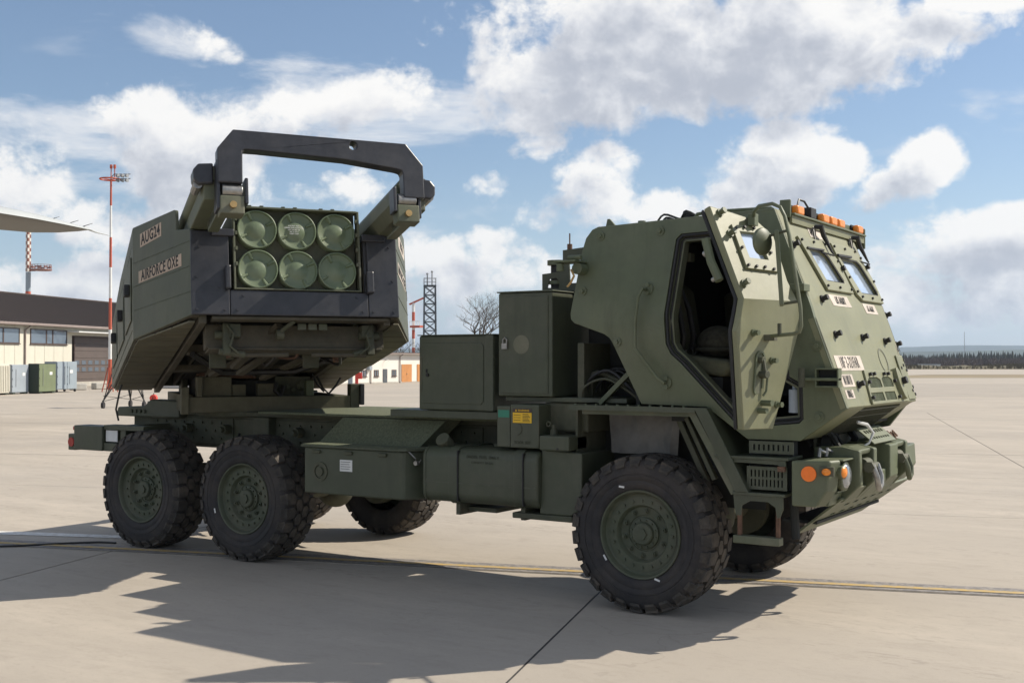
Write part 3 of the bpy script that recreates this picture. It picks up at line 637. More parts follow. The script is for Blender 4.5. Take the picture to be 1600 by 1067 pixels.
mb = MB(); mb.tube([(9.65, -.4, 2.5), (9.65, -.08, 2.3), (9.65, -.08, 0)], .05, 6); mb.build('drainpipe', 'gutter', wb); mb = MB(); mb.tube([(4.9, -.4, 2.5), (4.9, -.08, 2.3), (4.9, -.08, 0)], .05, 6); mb.build('drainpipe', 'gutter', wb)
mb = MB(); mb.tube([(7.2, -.02, 1.95), (7.2, -.3, 2.05), (7.2, -.4, 1.9)], .025, 5); mb.build('wall_lamp', 'galv', wb)
P('air_conditioner', 'greyc', wb, (4.35, 4.8, -.3, -.02, 1.15, 1.5), bevel=.02)
# red hydrant post and grey cabinet before it
t = thing('hydrant_post', 'red fire post with signs in front of the white building', 'fire post', bg(-12.2, 91.5), 0.6)
P('post', 'red', t, (-.12, .12, -.1, .1, 0, 1.35), bevel=.02); P('hose_box', 'red', t, (.14, .42, -.12, .12, .5, 1.0), bevel=.02); P('foot', 'redp', t, (-.3, .5, -.25, .25, 0, .1)); P('sign', 'white', t, (-.11, .11, -.13, -.101, 1.0, 1.25))
t = thing('grey_cabinet', 'small pale grey cabinet beside the red fire post', 'cabinet', bg(-12.55, 91.0), 0.6)
P('cabinet_body', 'bluec', t, (-.25, .1, -.2, .2, .05, .95), bevel=.02); P('cabinet_door', 'greyc', t, (-.23, .08, -.215, -.201, .1, .9))

# ------------------------------------------------------------------ containers in front of the workshop
def crate(name, label, cat, px, D, w, dep, hh, m, side=None, wheels=False, ribs=False, z0=.08, doors=1, group=None):
    X = (px - 800) / 1819.0 * D
    t = site(name, label, cat, X, D, .176, .984, group)
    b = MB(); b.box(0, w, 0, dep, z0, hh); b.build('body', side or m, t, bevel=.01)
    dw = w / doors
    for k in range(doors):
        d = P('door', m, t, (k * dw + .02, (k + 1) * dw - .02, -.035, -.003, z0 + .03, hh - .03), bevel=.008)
        mm = MB(); mm.tube([(k * dw + (.75 if k == 0 and doors > 1 else .22) * dw, -.06, hh * .25), (k * dw + (.75 if k == 0 and doors > 1 else .22) * dw, -.06, hh * .85)], .012, 5); mm.build('lock_rod', 'galv', d)
        mm = MB()
        for zz in (.25, .5, .8): mm.box(k * dw + .03, k * dw + .10, -.06, -.035, hh * zz, hh * zz + .06)
        mm.build('hinges', m, d)
    if ribs:
        mm = MB(); x = .05
        while x < w - .05: mm.box(x, x + .07, -.075, -.036, z0 + .1, hh - .1); x += .16
        mm.build('corrugation', m, t)
    P('label_sheet', 'paper', t, (w * .62, w * .78, -.041, -.036, hh * .62, hh * .72)) if not ribs else None
    if wheels:
        for xx in (.1, w - .1):
            for yy in (.05, dep - .05):
                mm = MB(); mm.cyl((xx - .03, yy, .08), (xx + .03, yy, .08), .08, 12); mm.build('wheel', 'rubber', t)
    else:
        P('skid', 'darkc', t, (.1, .35, -.02, dep, 0, z0 - .002), (w - .35, w - .1, -.02, dep, 0, z0 - .002))
    return t
G1 = 'storage boxes lined up before the workshop'
crate('shipping_container', 'beige ribbed container cut by the left edge of the frame', 'container', -62, 61.5, 4.3, 2.0, 1.72, 'wall', ribs=True, group=G1)
crate('storage_container', 'grey box with one door next to the beige container', 'container', 18.3, 66.2, 1.62, .3, 1.68, 'greyc', group=G1)
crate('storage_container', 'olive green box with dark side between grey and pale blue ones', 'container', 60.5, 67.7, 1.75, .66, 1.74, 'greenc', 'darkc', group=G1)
crate('storage_locker', 'pale blue two-door locker on castors by the roller door', 'locker', 88.8, 70.2, 2.2, .8, 1.86, 'bluec', wheels=True, z0=.16, doors=2, group=G1)
for k in range(4):
    X, D = [(-26.9, 76.5), (-26.2, 78.6), (-25.6, 80.5), (-25.1, 82.3)][k]
    mb = MB(); mb.box(-.5, .5, -.3, .3, 0, .42); o = mb.build('concrete_block', 'concrete', bevel=.06)
    p = bg(X - 1.6, D); o.location = p; o.rotation_euler = (0, 0, 1.3 + k * .2)
    tag(o, ['nearest of the low concrete blocks before the brown roller door', 'second low concrete block before the roller door', 'third low concrete block before the roller door', 'farthest low concrete block by the striped mast'][k], 'concrete block', 'concrete blocks along the workshop')

# ------------------------------------------------------------------ masts and towers
t = thing('floodlight_mast', 'tall red and white striped mast with floodlight ring on top', 'mast', bg(-24.72, 71.6))
zz = [0.1, 2.0, 3.82, 5.75, 7.65, 9.5, 11.45, 12.95]
for k in range(7):
    mb = MB(); mb.cyl((0, 0, zz[k]), (0, 0, zz[k + 1]), .115 - .008 * k, 12, r2=.107 - .008 * k); mb.build('mast_section', 'redp' if k % 2 == 0 else 'white', t, smooth=True)
mb = MB(); mb.cyl((0, 0, 12.95), (0, 0, 13.25), .04, 8); mb.build('spigot', 'redp', t)
mb = MB(); n = 24; mb.tube([(.60 * math.cos(2 * PI * i / n) - .1, .60 * math.sin(2 * PI * i / n), 13.1) for i in range(n + 1)], .05, 5)
for a in range(4): mb.bar((0, 0, 13.05), (.7 * math.cos(a * PI / 2) - .1, .7 * math.sin(a * PI / 2), 13.1), .04, .04)
mb.build('ring', 'redp', t)
for k in range(6):
    mb = MB(); a = RGT * (.35 + .28 * (k % 3)) ; z = 13.0 + .28 * (k // 3)
    mb.cyl(a + Vector((0, 0, z)) - FWD * .1, a + Vector((0, 0, z)) + RGT * .16 - FWD * .16, .07, 10, r2=.13); mb.build('floodlight', 'galv', t)
mb = MB(); mb.bar(RGT * .2 + Vector((0, 0, 13.12)), RGT * 1.2 + Vector((0, 0, 13.12)), .05, .05); mb.bar(RGT * .2 + Vector((0, 0, 13.4)), RGT * 1.2 + Vector((0, 0, 13.4)), .05, .05); mb.bar((0, 0, 13.2), RGT * .25 + Vector((0, 0, 13.45)), .05, .05); mb.build('crossbar', 'galv', t)
for dx in (0, .22):
    mb = MB(); mb.cyl(Vector((0, 0, 13.2)) + RGT * dx, Vector((0, 0, 13.75)) + RGT * dx, .03, 6); mb.cyl(Vector((0, 0, 13.75)) + RGT * dx, Vector((0, 0, 13.98)) + RGT * dx, .08, 8); mb.build('obstruction_light', 'redp', t)
mb = MB()
for a in range(4):
    u = Vector((math.cos(a * PI / 2 + .5), math.sin(a * PI / 2 + .5), 0)); mb.bar(u * .5, u * .12 + Vector((0, 0, 1.5)), .05, .05); mb.bar(u * .35 + Vector((0, 0, .5)), Vector((math.cos((a + 1) * PI / 2 + .5), math.sin((a + 1) * PI / 2 + .5), 0)) * .35 + Vector((0, 0, .5)), .03, .03)
mb.build('mast_foot', 'redp', t)
t = thing('radar_tower', 'slim tower with red and white checks and a round platform', 'tower', bg(-83.2, 200))
mb = MB(); mb.cyl((0, 0, 0), (0, 0, 17.2), .42, 12); mb.build('shaft', 'bluec', t, smooth=True)
mb = MB(); mb.cyl((0, 0, 12.9), (0, 0, 13.9), .44, 12); mb.build('band', 'redp', t)
for c_, m_ in ((0, 'rail'), (1, 'wallw')):
    mb = MB()
    for r_ in range(12):
        for q in range(4):
            if (r_ + q) % 2 == c_:
                a = q * PI / 2 + PI / 4; u = Vector((math.cos(a), math.sin(a), 0)) * .22; mb.box(u.x - .155, u.x + .155, u.y - .155, u.y + .155, 17.3 + r_ * .58, 17.3 + (r_ + 1) * .58 - .004)
    mb.build('checked_panels', m_, t)
pf = MB(); n = 20; cc = RGT * 2.2
pf.lathe([(1.7, 17.5), (1.75, 17.55), (1.75, 17.7), (1.6, 17.7), (1.6, 17.6), (0.2, 17.6)], 20, Matrix.Translation(cc)); pf.bar((0, 0, 17.5), RGT * 1.2 + Vector((0, 0, 17.5)), .3, .2); pf.build('platform', 'rail', t)
rl = MB()
for i in range(n):
    u = cc + Vector((math.cos(2 * PI * i / n), math.sin(2 * PI * i / n), 0)) * 1.65; v = cc + Vector((math.cos(2 * PI * (i + 1) / n), math.sin(2 * PI * (i + 1) / n), 0)) * 1.65
    rl.bar(u + Vector((0, 0, 17.6)), u + Vector((0, 0, 18.5)), .05, .05); rl.bar(u + Vector((0, 0, 18.5)), v + Vector((0, 0, 18.5)), .05, .05); rl.bar(u + Vector((0, 0, 18.1)), v + Vector((0, 0, 18.1)), .22 if i % 2 else .05, .22 if i % 3 else .05)
rl.build('railing', 'rail', t)
def lattice(mb, w0, w1, z0, z1, n, th):
    def cn(z): w = w0 + (w1 - w0) * (z - z0) / (z1 - z0); return [Vector((sx * w / 2, sy * w / 2, z)) for sx, sy in ((1, 1), (-1, 1), (-1, -1), (1, -1))]
    for i in range(n):
        a = cn(z0 + (z1 - z0) * i / n); b = cn(z0 + (z1 - z0) * (i + 1) / n)
        for k in range(4):
            mb.bar(a[k], b[k], th * 1.6, th * 1.6); mb.bar(b[k], b[(k + 1) % 4], th, th); mb.bar(a[k], b[(k + 1) % 4], th, th); mb.bar(a[(k + 1) % 4], b[k], th, th)
t = thing('lattice_tower', 'grey steel lattice tower with railed top behind the launcher', 'tower', bg(-11.3, 160), 0.7)
mb = MB(); lattice(mb, 1.75, 1.5, 0, 12.2, 10, .10); mb.build('lattice', 'tsteel', t)
mb = MB(); mb.box(-.85, .85, -.85, .85, 12.2, 12.35); mb.build('platform', 'tsteel', t)
mb = MB()
for sx, sy in ((1, 1), (-1, 1), (-1, -1), (1, -1)): mb.bar((sx * .8, sy * .8, 12.3), (sx * .8, sy * .8, 13.3), .06, .06)
for z in (12.8, 13.3):
    for a, b in (((-.8, -.8), (.8, -.8)), ((.8, -.8), (.8, .8)), ((.8, .8), (-.8, .8)), ((-.8, .8), (-.8, -.8))): mb.bar((*a, z), (*b, z), .05, .05)
mb.build('railing', 'galv', t)
for k, dx in enumerate((-.35, .3)):
    mb = MB(); mb.cyl((dx, 0, 12.35), (dx, 0, 13.7 + .3 * k), .09, 8); mb.sphere((dx, 0, 13.9 + .3 * k), .17, 8, 6); mb.build('beacon', 'galv', t)
t = thing('tower_crane', 'thin red and white pole with raised jib left of the lattice tower', 'crane', bg(-14.4, 170))
for k in range(8):
    mb = MB(); mb.cyl((0, 0, k * 1.3), (0, 0, (k + 1) * 1.3), .22, 8); mb.build('pole_section', 'redp' if k % 2 == 0 else 'white', t)
mb = MB(); mb.bar(Vector((0, 0, 10.2)) - RGT * .6, Vector((0, 0, 11.2)) + RGT * 1.6, .25, .25); mb.build('jib', 'redp', t)
mb = MB(); mb.box(-.2, 1.6, -.6, .6, 6.8, 7.1); mb.build('platform', 'redp', t)
mb = MB()
for q in range(5): mb.bar((-.2 + q * .45, -.6, 7.1), (-.2 + q * .45, -.6, 7.7), .06, .06)
mb.bar((-.2, -.6, 7.7), (1.6, -.6, 7.7), .06, .06); mb.build('railing', 'white', t)

# bare trees
def bare_tree(label, X, D, h, seed, spread=0.55, depth=6, group=None, thick=.022):
    rs = random.Random(seed); t = thing('bare_tree', label, 'tree', bg(X, D), group=group)
    tr = MB(); tw = MB()
    def grow(p, d, L, r, lev):
        pts = [p]; q = p.copy(); dd = d.copy(); n = 3
        for i in range(n):
            dd = (dd + Vector((rs.uniform(-1, 1), rs.uniform(-1, 1), rs.uniform(-.3, .6))) * 0.16).normalized(); q = q + dd * L / n; pts.append(q.copy())
        rr = [r * (1 - .45 * i / n) for i in range(n + 1)]
        (tr if lev == 0 else tw).tube(pts, rr, 6 if lev == 0 else (4 if lev < 3 else 3))
        if lev >= depth: return
        m = rs.choice((2, 3, 3)) if lev else 5
        for k in range(m):
            f = rs.uniform(.55, 1) if k else 1.0
            i = min(int(f * n), n - 1); b = pts[i].lerp(pts[i + 1], f * n - i) if f < 1 else pts[-1]
            a = rs.uniform(0, 2 * PI); s = spread * rs.uniform(.6, 1.3)
            nd = (dd + Vector((math.cos(a), math.sin(a), rs.uniform(-.1, .35))) * s * (1.2 if lev else 1.35)).normalized()
            grow(b, nd, L * rs.uniform(.62, .82), r * .55, lev + 1)
    grow(Vector((0, 0, 0)), Vector((0, 0, 1)), h * .32, h * thick, 0)
    tr.build('trunk', 'bark', t, smooth=True, recalc=False); tw.build('crown', 'bark', t, recalc=False); return t
bare_tree('large bare tree with wide crown above the green boxes', -3.6, 118, 10.4, 11, .78, 6)
lab = ['farthest left', 'second', 'third', 'fourth', 'fifth', 'sixth', 'last right']
for k in range(7):
    bare_tree('%s of the small bare trees behind the white building' % lab[k], -17.6 + k * 1.25 + (k % 2) * .4, 160 + (k * 5) % 9, 5.2 + (k * 3 % 4) * .35, 20 + k, .5, 4, 'small bare trees behind the white building')
bare_tree('bare tree rising beside the checked tower behind the roof', -71, 176, 11.6, 40, .6, 5)

# ------------------------------------------------------------------ parked aircraft, its wing reaching into the frame
ac = thing('parked_aircraft', 'grey aircraft wing tip reaching in from the left edge', 'aircraft', bg(-30, 24))
def wpt(X, D, z): return bg(X, D, z) - bg(-30, 24)
sec = [  # (near edge, far edge, thickness)
    ((-13.35, 37.0), (-13.5, 36.9), .03), ((-13.45, 36.4), (-13.9, 37.3), .10), ((-13.65, 35.3), (-14.7, 37.7), .2), ((-13.95, 34.0), (-15.6, 37.7), .3),
    ((-14.4, 32.7), (-16.3, 36.9), .38), ((-15.4, 29.5), (-18.4, 34.6), .5), ((-19, 22), (-23.5, 28.5), .8), ((-27, 14), (-33, 22), 1.1)]
def loft(mb, zs):
    rings = []
    for (a, b, th) in sec:
        A = Vector(a); B = Vector(b); rg = []
        for f, up in ((0, .0), (.04, .42), (.15, .75), (.4, .9), (.75, .5), (1, .02), (.75, -.10), (.4, -.15), (.12, -.2), (.02, -.12)):
            q = A.lerp(B, f); rg.append(wpt(q.x, q.y, 6.03 + th * up))
        rings.append(rg)
    n = len(rings[0]); vs = [tuple(v) for r_ in rings for v in r_]
    mb.add(vs, [(i * n + k, i * n + (k + 1) % n, (i + 1) * n + (k + 1) % n, (i + 1) * n + k) for i in range(len(rings) - 1) for k in zs])
mb = MB(); loft(mb, range(0, 5)); wg = mb.build('wing', 'wing', ac, smooth=50, recalc=False); mb = MB(); loft(mb, range(5, 10)); mb.build('wing_underside', 'wing_shaded', wg, smooth=50, recalc=False)
mb = MB(); mb.tube([wpt(-13.5, 36.6, 6.08), wpt(-13.35, 37.3, 6.0), wpt(-13.2, 38.1, 5.98)], [.05, .03, .01], 6); mb.build('tip_probe', 'wing', ac)
for k, (x_, d_) in enumerate(((-14.0, 35.2), (-13.75, 36.1), (-13.6, 36.9))):
    mb = MB(); mb.tube([wpt(x_, d_, 6.15), wpt(x_ + .25, d_ + .1, 6.25)], [.014, .006], 5); mb.build('static_wick', 'cable', ac)
mb = MB(); a = wpt(-44, 22, 3.6); b = wpt(-20, 4, 3.6)
dd = (b - a).normalized(); q = dd.to_track_quat('Z', 'Y').to_matrix().to_4x4(); q.translation = wpt(-38, 18, 3.6)
mb.lathe([(0.2, -9), (1.2, -7.5), (2.0, -4), (2.1, 5), (1.8, 8), (1.0, 10), (.2, 10.7)], 24, q); mb.build('fuselage', 'wing', ac, smooth=True)
for off in (-6, 0, 6):
    p = wpt(-38, 18, 0) + Vector((dd.x, dd.y, 0)) * off
    mb = MB(); mb.cyl((p.x, p.y, .5), (p.x, p.y, 2.4), .12, 8); mb.cyl(Vector((p.x, p.y, .5)) - Vector((-dd.y, dd.x, 0)) * .2, Vector((p.x, p.y, .5)) + Vector((-dd.y, dd.x, 0)) * .2, .5, 20); mb.build('landing_gear', 'rubber', ac)

# ------------------------------------------------------------------ castor stand and small things on the apron behind
t = thing('castor_stand', 'spidery steel stand on three black castors behind the rear wheel', 'stand', bg(-15.7, 47.5))
top = [Vector((0, 0, 2.3)) + RGT * dx for dx in (-.3, .1, .4)]
wp = [bg(-16.18, 46.1) - bg(-15.7, 47.5), bg(-15.72, 48.0) - bg(-15.7, 47.5), bg(-14.75, 46.7) - bg(-15.7, 47.5)]
for k, w_ in enumerate(wp):
    mb = MB()
    for q in top: mb.bar(w_ + Vector((0, 0, .28)), q, .028, .028)
    mb.bar(w_ + Vector((0, 0, .28)), wp[(k + 1) % 3] + Vector((0, 0, .5)), .02, .02); mb.bar(w_ + Vector((0, 0, .3)) , w_ * .4 + Vector((0, 0, 1.1)), .035, .035)
    mb.build('leg', 'cable', t)
    mb = MB(); mb.cyl(w_ + Vector((0, 0, .13)) - RGT * .05, w_ + Vector((0, 0, .13)) + RGT * .05, .13, 14); mb.cyl(w_ + Vector((0, 0, .13)), w_ + Vector((0, 0, .32)), .035, 6); mb.build('castor', 'rubber', t)
mb = MB(); mb.box(-.5, .6, -.3, .3, 2.25, 2.35); mb.box(-.06, .1, -.06, .1, 1.2, 2.3); mb.build('top_frame', 'galv', t)
t = thing('red_drum', 'small round red drum on the apron near the castors', 'drum', bg(-16.3, 53))
mb = MB(); mb.cyl(Vector((0, 0, .2)) - FWD * .12, Vector((0, 0, .2)) + FWD * .12, .16, 18); mb.build('drum', 'red', t, bevel=.02); mb = MB(); mb.cyl(Vector((0, 0, .2)) - FWD * .16, Vector((0, 0, .2)) + FWD * .16, .03, 8); mb.cyl(Vector((0, 0, .3)), Vector((0, 0, .42)), .02, 6); mb.build('axle', 'cable', t); mb = MB(); mb.box(-.3, .15, -.1, .1, 0, .05); mb.build('foot', 'cable', t)

# ================================================================== the truck (x forward, -y towards the photographer, origin under the front axle)
TR = thing('rocket_launcher_truck', 'olive green six-wheeled armoured rocket launcher truck with open cab door', 'military truck')
def V(*a): return Vector(a)

# ---- wheels
TY = MB()
TY.lathe([(.318, -.15), (.335, -.185), (.38, -.203), (.44, -.208), (.50, -.203), (.540, -.188), (.556, -.15), (.560, 0), (.556, .15), (.540, .188), (.50, .203), (.452, .208), (.449, .2035), (.443, .2035), (.44, .208), (.405, .206), (.402, .2025), (.396, .2025), (.393, .2045), (.36, .196), (.338, .186), (.318, .165)], 72, None, caps=False)
def blk(mb, poly, r0, hs, r1s):
    n = len(poly); vs = []
    for (a, h) in poly: vs.append((r0 * math.cos(a), r0 * math.sin(a), h * .97))
    for (a, h), r1 in zip(poly, r1s):
        ac_, hc = hs; aa = ac_ + (a - ac_) * .9; hh = hc + (h - hc) * .93
        vs.append((r1 * math.cos(aa), r1 * math.sin(aa), hh))
    mb.add(vs, [tuple(range(n, 2 * n))] + [(i, (i + 1) % n, n + (i + 1) % n, n + i) for i in range(n)])
TD = MB(); NT = 27; st = 2 * PI / NT
for sgn in (1, -1):
    for k in range(NT):
        a = k * st + (st / 2 if sgn < 0 else 0)
        # shoulder lug
        p = [(a - .40 * st, .095), (a + .12 * st, .075), (a + .44 * st, .105), (a + .40 * st, .190), (a - .40 * st, .190)]
        blk(TD, [(q, h * sgn) for q, h in p], .548, (a, .14 * sgn), [.586, .586, .586, .575, .575])
        p2 = [(a - .36 * st, .170), (a + .36 * st, .170), (a + .30 * st, .214), (a - .30 * st, .214)]
        vs = [(r_ * math.cos(q), r_ * math.sin(q), h * sgn) for (q, h), r_ in zip(p2, (.578, .578, .525, .525))] + [(r_ * math.cos(q), r_ * math.sin(q), h * sgn) for (q, h), r_ in zip(p2, (.53, .53, .505, .505))]
        TD.add(vs, [(0, 1, 2, 3), (0, 4, 5, 1), (1, 5, 6, 2), (2, 6, 7, 3), (3, 7, 4, 0)])
        a2 = a + st * .5
        p = [(a2 - .42 * st, .012), (a2 - .12 * st, -.004), (a2 + .40 * st, .014), (a2 + .45 * st, .062), (a2 + .08 * st, .088), (a2 - .36 * st, .070)]
        blk(TD, [(q, h * sgn) for q, h in p], .55, (a2, .04 * sgn), [.586] * 6)
RM = MB()
RM.lathe([(.30, .02), (.318, .10), (.322, .168), (.330, .182), (.326, .192), (.315, .190), (.306, .176), (.300, .150), (.288, .138), (.262, .134), (.276, .142), (.214, .142), (.206, .132), (.198, .104), (.194, .100), (.135, .098), (.130, .092), (.0, .092)], 56, caps=False)
HB = MB()
HB.lathe([(.118, .09), (.116, .112), (.106, .118), (.086, .120), (.082, .146), (.074, .154), (0, .156)], 32, caps=False)
HB.cyl((0, 0, .154), (0, 0, .170), .045, 6)
NU = MB()
for k in range(10):
    a = k * PI / 5 + .2; c_ = (.166 * math.cos(a), .166 * math.sin(a))
    NU.cyl((*c_, .098), (*c_, .104), .024, 16); NU.cyl((*c_, .10), (*c_, .126), .018, 6); NU.cyl((*c_, .12), (*c_, .140), .010, 8)
for k in range(20):
    a = k * PI / 10; c_ = (.246 * math.cos(a), .246 * math.sin(a)); NU.cyl((*c_, .14), (*c_, .156), .0125, 6)
for k in range(12):
    a = k * PI / 6 + .3; c_ = (.100 * math.cos(a), .100 * math.sin(a)); NU.cyl((*c_, .115), (*c_, .130), .009, 6)
wh0 = empty('wheel', TR, (0, -1.0, .580))
ty = TY.build('tyre', 'rubber', wh0, smooth=50); td = TD.build('tyre_tread', 'tread', wh0, recalc=True)
rm = RM.build('rim', 'rimp', wh0, smooth=30); hb = HB.build('hub', 'rimp', wh0, smooth=30); nu = NU.build('wheel_nuts', 'rimp', wh0, stuff=True)
wh0.rotation_euler = (PI / 2, 0, 0)
k = 0
for x_ in (0, -4.108, -5.54):
    for sd in (-1, 1):
        k += 1
        if x_ == 0 and sd == -1: continue
        w = copy_tree(wh0, TR); w.location = (x_, sd * 1.0, .580); w.rotation_euler = (PI / 2 if sd < 0 else -PI / 2, .37 * k, 0)
        if x_ < -1:
            for ch in w.children:
                if ch.name.startswith('rim') or ch.name.startswith('hub'): pass
for (hx, dx, dz, rz_) in ((0, -.14, .345, .1), (0, -.28, -.19, 1.0), (0, .15, -.315, .3), (-4.108, -.34, -.13, 1.3)):
    mb = MB(); mb.box(-.022, .022, -.0035, 0, -.007, .007, Matrix.Translation((hx + dx, -1.1995 if abs(dx) < .3 else -1.2085, .58 + dz)) @ Matrix.Rotation(rz_, 4, 'Y')); mb.build('paint_tick', 'white', TR)
# axles, springs, drive line
for x_ in (0, -4.108, -5.54):
    mb = MB(); mb.cyl((x_, -.82, .58), (x_, .82, .58), .085, 16); mb.sphere((x_, .1, .58), .21, 16, 10, (1, .9, 1)); mb.cyl((x_, -.84, .58), (x_, -.74, .58), .24, 24); mb.cyl((x_, .74, .58), (x_, .84, .58), .24, 24)
    mb.build('axle', 'green_dirty', TR, smooth=True)
    for sd in (-1, 1):
        for q in range(5):
            mb = MB(); L = .62 - q * .1
            mb.tube([(x_ - L, sd * .5, .83 - q * .025 + .07), (x_ - L / 2, sd * .5, .80 - q * .025), (x_, sd * .5, .785 - q * .025), (x_ + L / 2, sd * .5, .80 - q * .025), (x_ + L, sd * .5, .83 - q * .025 + .07)], .02, 4); mb.build('spring_leaf', 'green_dirty', TR)
mb = MB(); mb.cyl((-.2, .05, .68), (-4.0, .05, .64), .055, 12); mb.cyl((-4.2, .05, .66), (-5.4, .05, .64), .055, 12); mb.build('drive_shaft', 'green_dirty', TR, smooth=True)

# ---- chassis
ch = MB()
for sd in (-1, 1):
    y = sd * .44
    ch.box(-6.55, 1.15, y - .004, y + .004, .97, 1.29)
    ch.box(-6.55, 1.15, min(y, y - sd * .09), max(y, y - sd * .09), 1.28, 1.298); ch.box(-6.55, 1.15, min(y, y - sd * .09), max(y, y - sd * .09), .962, .978)
for x_ in (-6.5, -5.6, -4.8, -3.6, -2.4, -1.2, .3, 1.0): ch.box(x_, x_ + .1, -.43, .43, 1.0, 1.26)
chassis = ch.build('chassis_frame', 'green_dirty', TR, bevel=.004)
for x0, x1 in ((-6.2, -5.0), (-4.96, -4.62), (-4.40, -3.35), (-3.3, -1.9), (-.6, .9)):
    P('fish_plate', 'green_dirty', chassis, (x0, x1, -.462, -.4445, 1.0, 1.27), bevel=.004)
mb = MB()
for (x0, x1) in ((-6.15, -5.05), (-4.35, -3.4), (-3.25, -1.95)):
    q = x0
    while q < x1:
        for z in (1.06, 1.14, 1.22): mb.cyl((q + (.05 if z == 1.14 else 0), -.461, z), (q + (.05 if z == 1.14 else 0), -.478, z), .014, 6)
        q += .14
mb.build('frame_bolts', 'green_dirty', chassis, stuff=True)
P('subframe_rail', 'green_dirty', chassis, (-6.1, -1.5, -.50, -.38, 1.30, 1.345), (-6.1, -1.5, .38, .50, 1.30, 1.345), bevel=.006)
P('bracket', 'green_dirty', chassis, (-4.62, -4.40, -.56, -.445, 1.02, 1.30), bevel=.01); P('bracket', 'green_dirty', chassis, (-3.38, -3.34, -.60, -.445, 1.0, 1.31), bevel=.01)
# equipment cover over the rear axle
mb = MB(); mb.prism([(-6.72, 1.26), (-5.7, 1.26), (-5.7, 1.44), (-6.15, 1.45), (-6.25, 1.38), (-6.68, 1.36)], -.56, -.40, lambda u, v, w: (u, w, v)); mb.build('rear_frame_cover', 'gdark', TR, bevel=.015)
mb = MB()
for q in range(4): mb.cyl((-6.45 + q * .07, -.562, 1.32), (-6.45 + q * .07, -.575, 1.32), .022, 6)
mb.build('cover_bolts', 'green_dirty', TR, stuff=True)
# rear lamp carrier
mb = MB(); mb.box(-6.68, -6.22, -1.12, -.92, .93, 1.185); lc = mb.build('rear_lamp_carrier', 'gdark', TR, bevel=.01)
P('carrier_arm', 'gdark', lc, (-6.22, -5.6, -1.10, -.95, 1.15, 1.20), (-6.22, -5.6, -1.10, -.95, .93, 1.015), bevel=.006); P('carrier_arm', 'gdark', lc, (-5.98, -5.9, -1.08, -.5, .95, 1.2), bevel=.006)
P('marker_plate', 'paper', lc, (-6.20, -6.02, -1.085, -1.08, 1.03, 1.145))
P('tail_light', 'gdark', lc, (-6.80, -6.682, -1.10, -.95, .92, 1.09), bevel=.008)
mb = MB(); mb.cyl((-6.74, -1.10, 1.005), (-6.74, -1.112, 1.005), .048, 20); mb.build('red_reflector', 'redlens', lc)
P('clearance_lamp', 'redlens', lc, (-6.735, -6.69, -1.09, -1.02, 1.13, 1.17), bevel=.005)
P('rear_crossmember', 'gdark', lc, (-6.66, -6.56, -.92, 1.1, .98, 1.16), bevel=.01)
mb = MB(); mb.box(-6.68, -6.22, .92, 1.12, .93, 1.185); mb.build('rear_lamp_carrier', 'gdark', TR, bevel=.01)

# ---- locker, ramp, deck
deck = P('deck_plate', 'grip', TR, (-4.3, -1.35, -.80, .80, 1.352, 1.372))
P('deck_step', 'gdark', TR, (-2.52, -1.4, -.98, .6, 1.376, 1.44), bevel=.006)
mb = MB(); mb.prism([(-3.35, 1.12), (-2.20, 1.12), (-2.04, 1.345), (-3.20, 1.345)], 0, 1, lambda u, v, w: (u, (-.98 + (v - 1.12) / .225 * .16) + (.25 * w), v)); mb.build('anti_slip_ramp', 'grip', TR)
lk_ = MB()
lk_.prism([(-3.32, -1.20), (-2.24, -1.20), (-2.215, -1.195), (-2.195, -1.18), (-2.04, -.92), (-2.04, -.62), (-3.32, -.62)], .69, 1.095, lambda u, v, w: (u, v, w))
locker = lk_.build('stowage_locker', 'gdark', TR, bevel=.012)
mb = MB(); mb.prism([(-3.345, -1.225), (-2.23, -1.225), (-2.17, -1.20), (-2.01, -.93), (-2.01, -.60), (-3.345, -.60)], 1.097, 1.118, lambda u, v, w: (u, v, w)); lid = mb.build('locker_lid', 'gdark', locker, bevel=.006)
mb = MB(); mb.prism([(-3.33, -1.21), (-2.24, -1.21), (-2.18, -1.19), (-2.03, -.93), (-2.03, -.62), (-3.33, -.62)], 1.119, 1.124, lambda u, v, w: (u, v, w)); mb.build('anti_slip_mat', 'grip', locker)
for x_ in (-3.17, -2.80, -2.42): P('lid_latch', 'green_dirty', locker, (x_ - .045, x_ + .045, -1.222, -1.201, 1.045, 1.075), bevel=.006)
P('label_sheet', 'paper', locker, (-2.90, -2.76, -1.2035, -1.2012, .90, 1.0))
mb = MB()
for q in range(4): mb.box(-2.89, -2.79 + .01 * (q % 2), -1.2045, -1.2036, .92 + q * .02, .924 + q * .02)
mb.build('label_print', 'ink', locker, stuff=True)
mb = MB(); mm = Matrix.Translation((-3.13, -1.201, .885)) @ Matrix.Rotation(PI / 2, 4, 'X'); mb.lathe([(.085, 0), (.085, .008), (.06, .010), (.058, -.004), (.04, -.004), (.038, .016), (0, .016)], 28, mm, caps=False); mb.build('drain_port', 'green_dirty', locker, smooth=30)
mb = MB(); mb.tube([(-2.17, -1.17, 1.10), (-2.12, -1.14, 1.04), (-2.11, -1.12, .99), (-2.09, -1.10, 1.03)], .006, 5); mb.cyl((-2.12, -1.10, 1.0), (-2.12, -1.14, 1.0), .02, 10); mb.build('padlock', 'steel', locker)
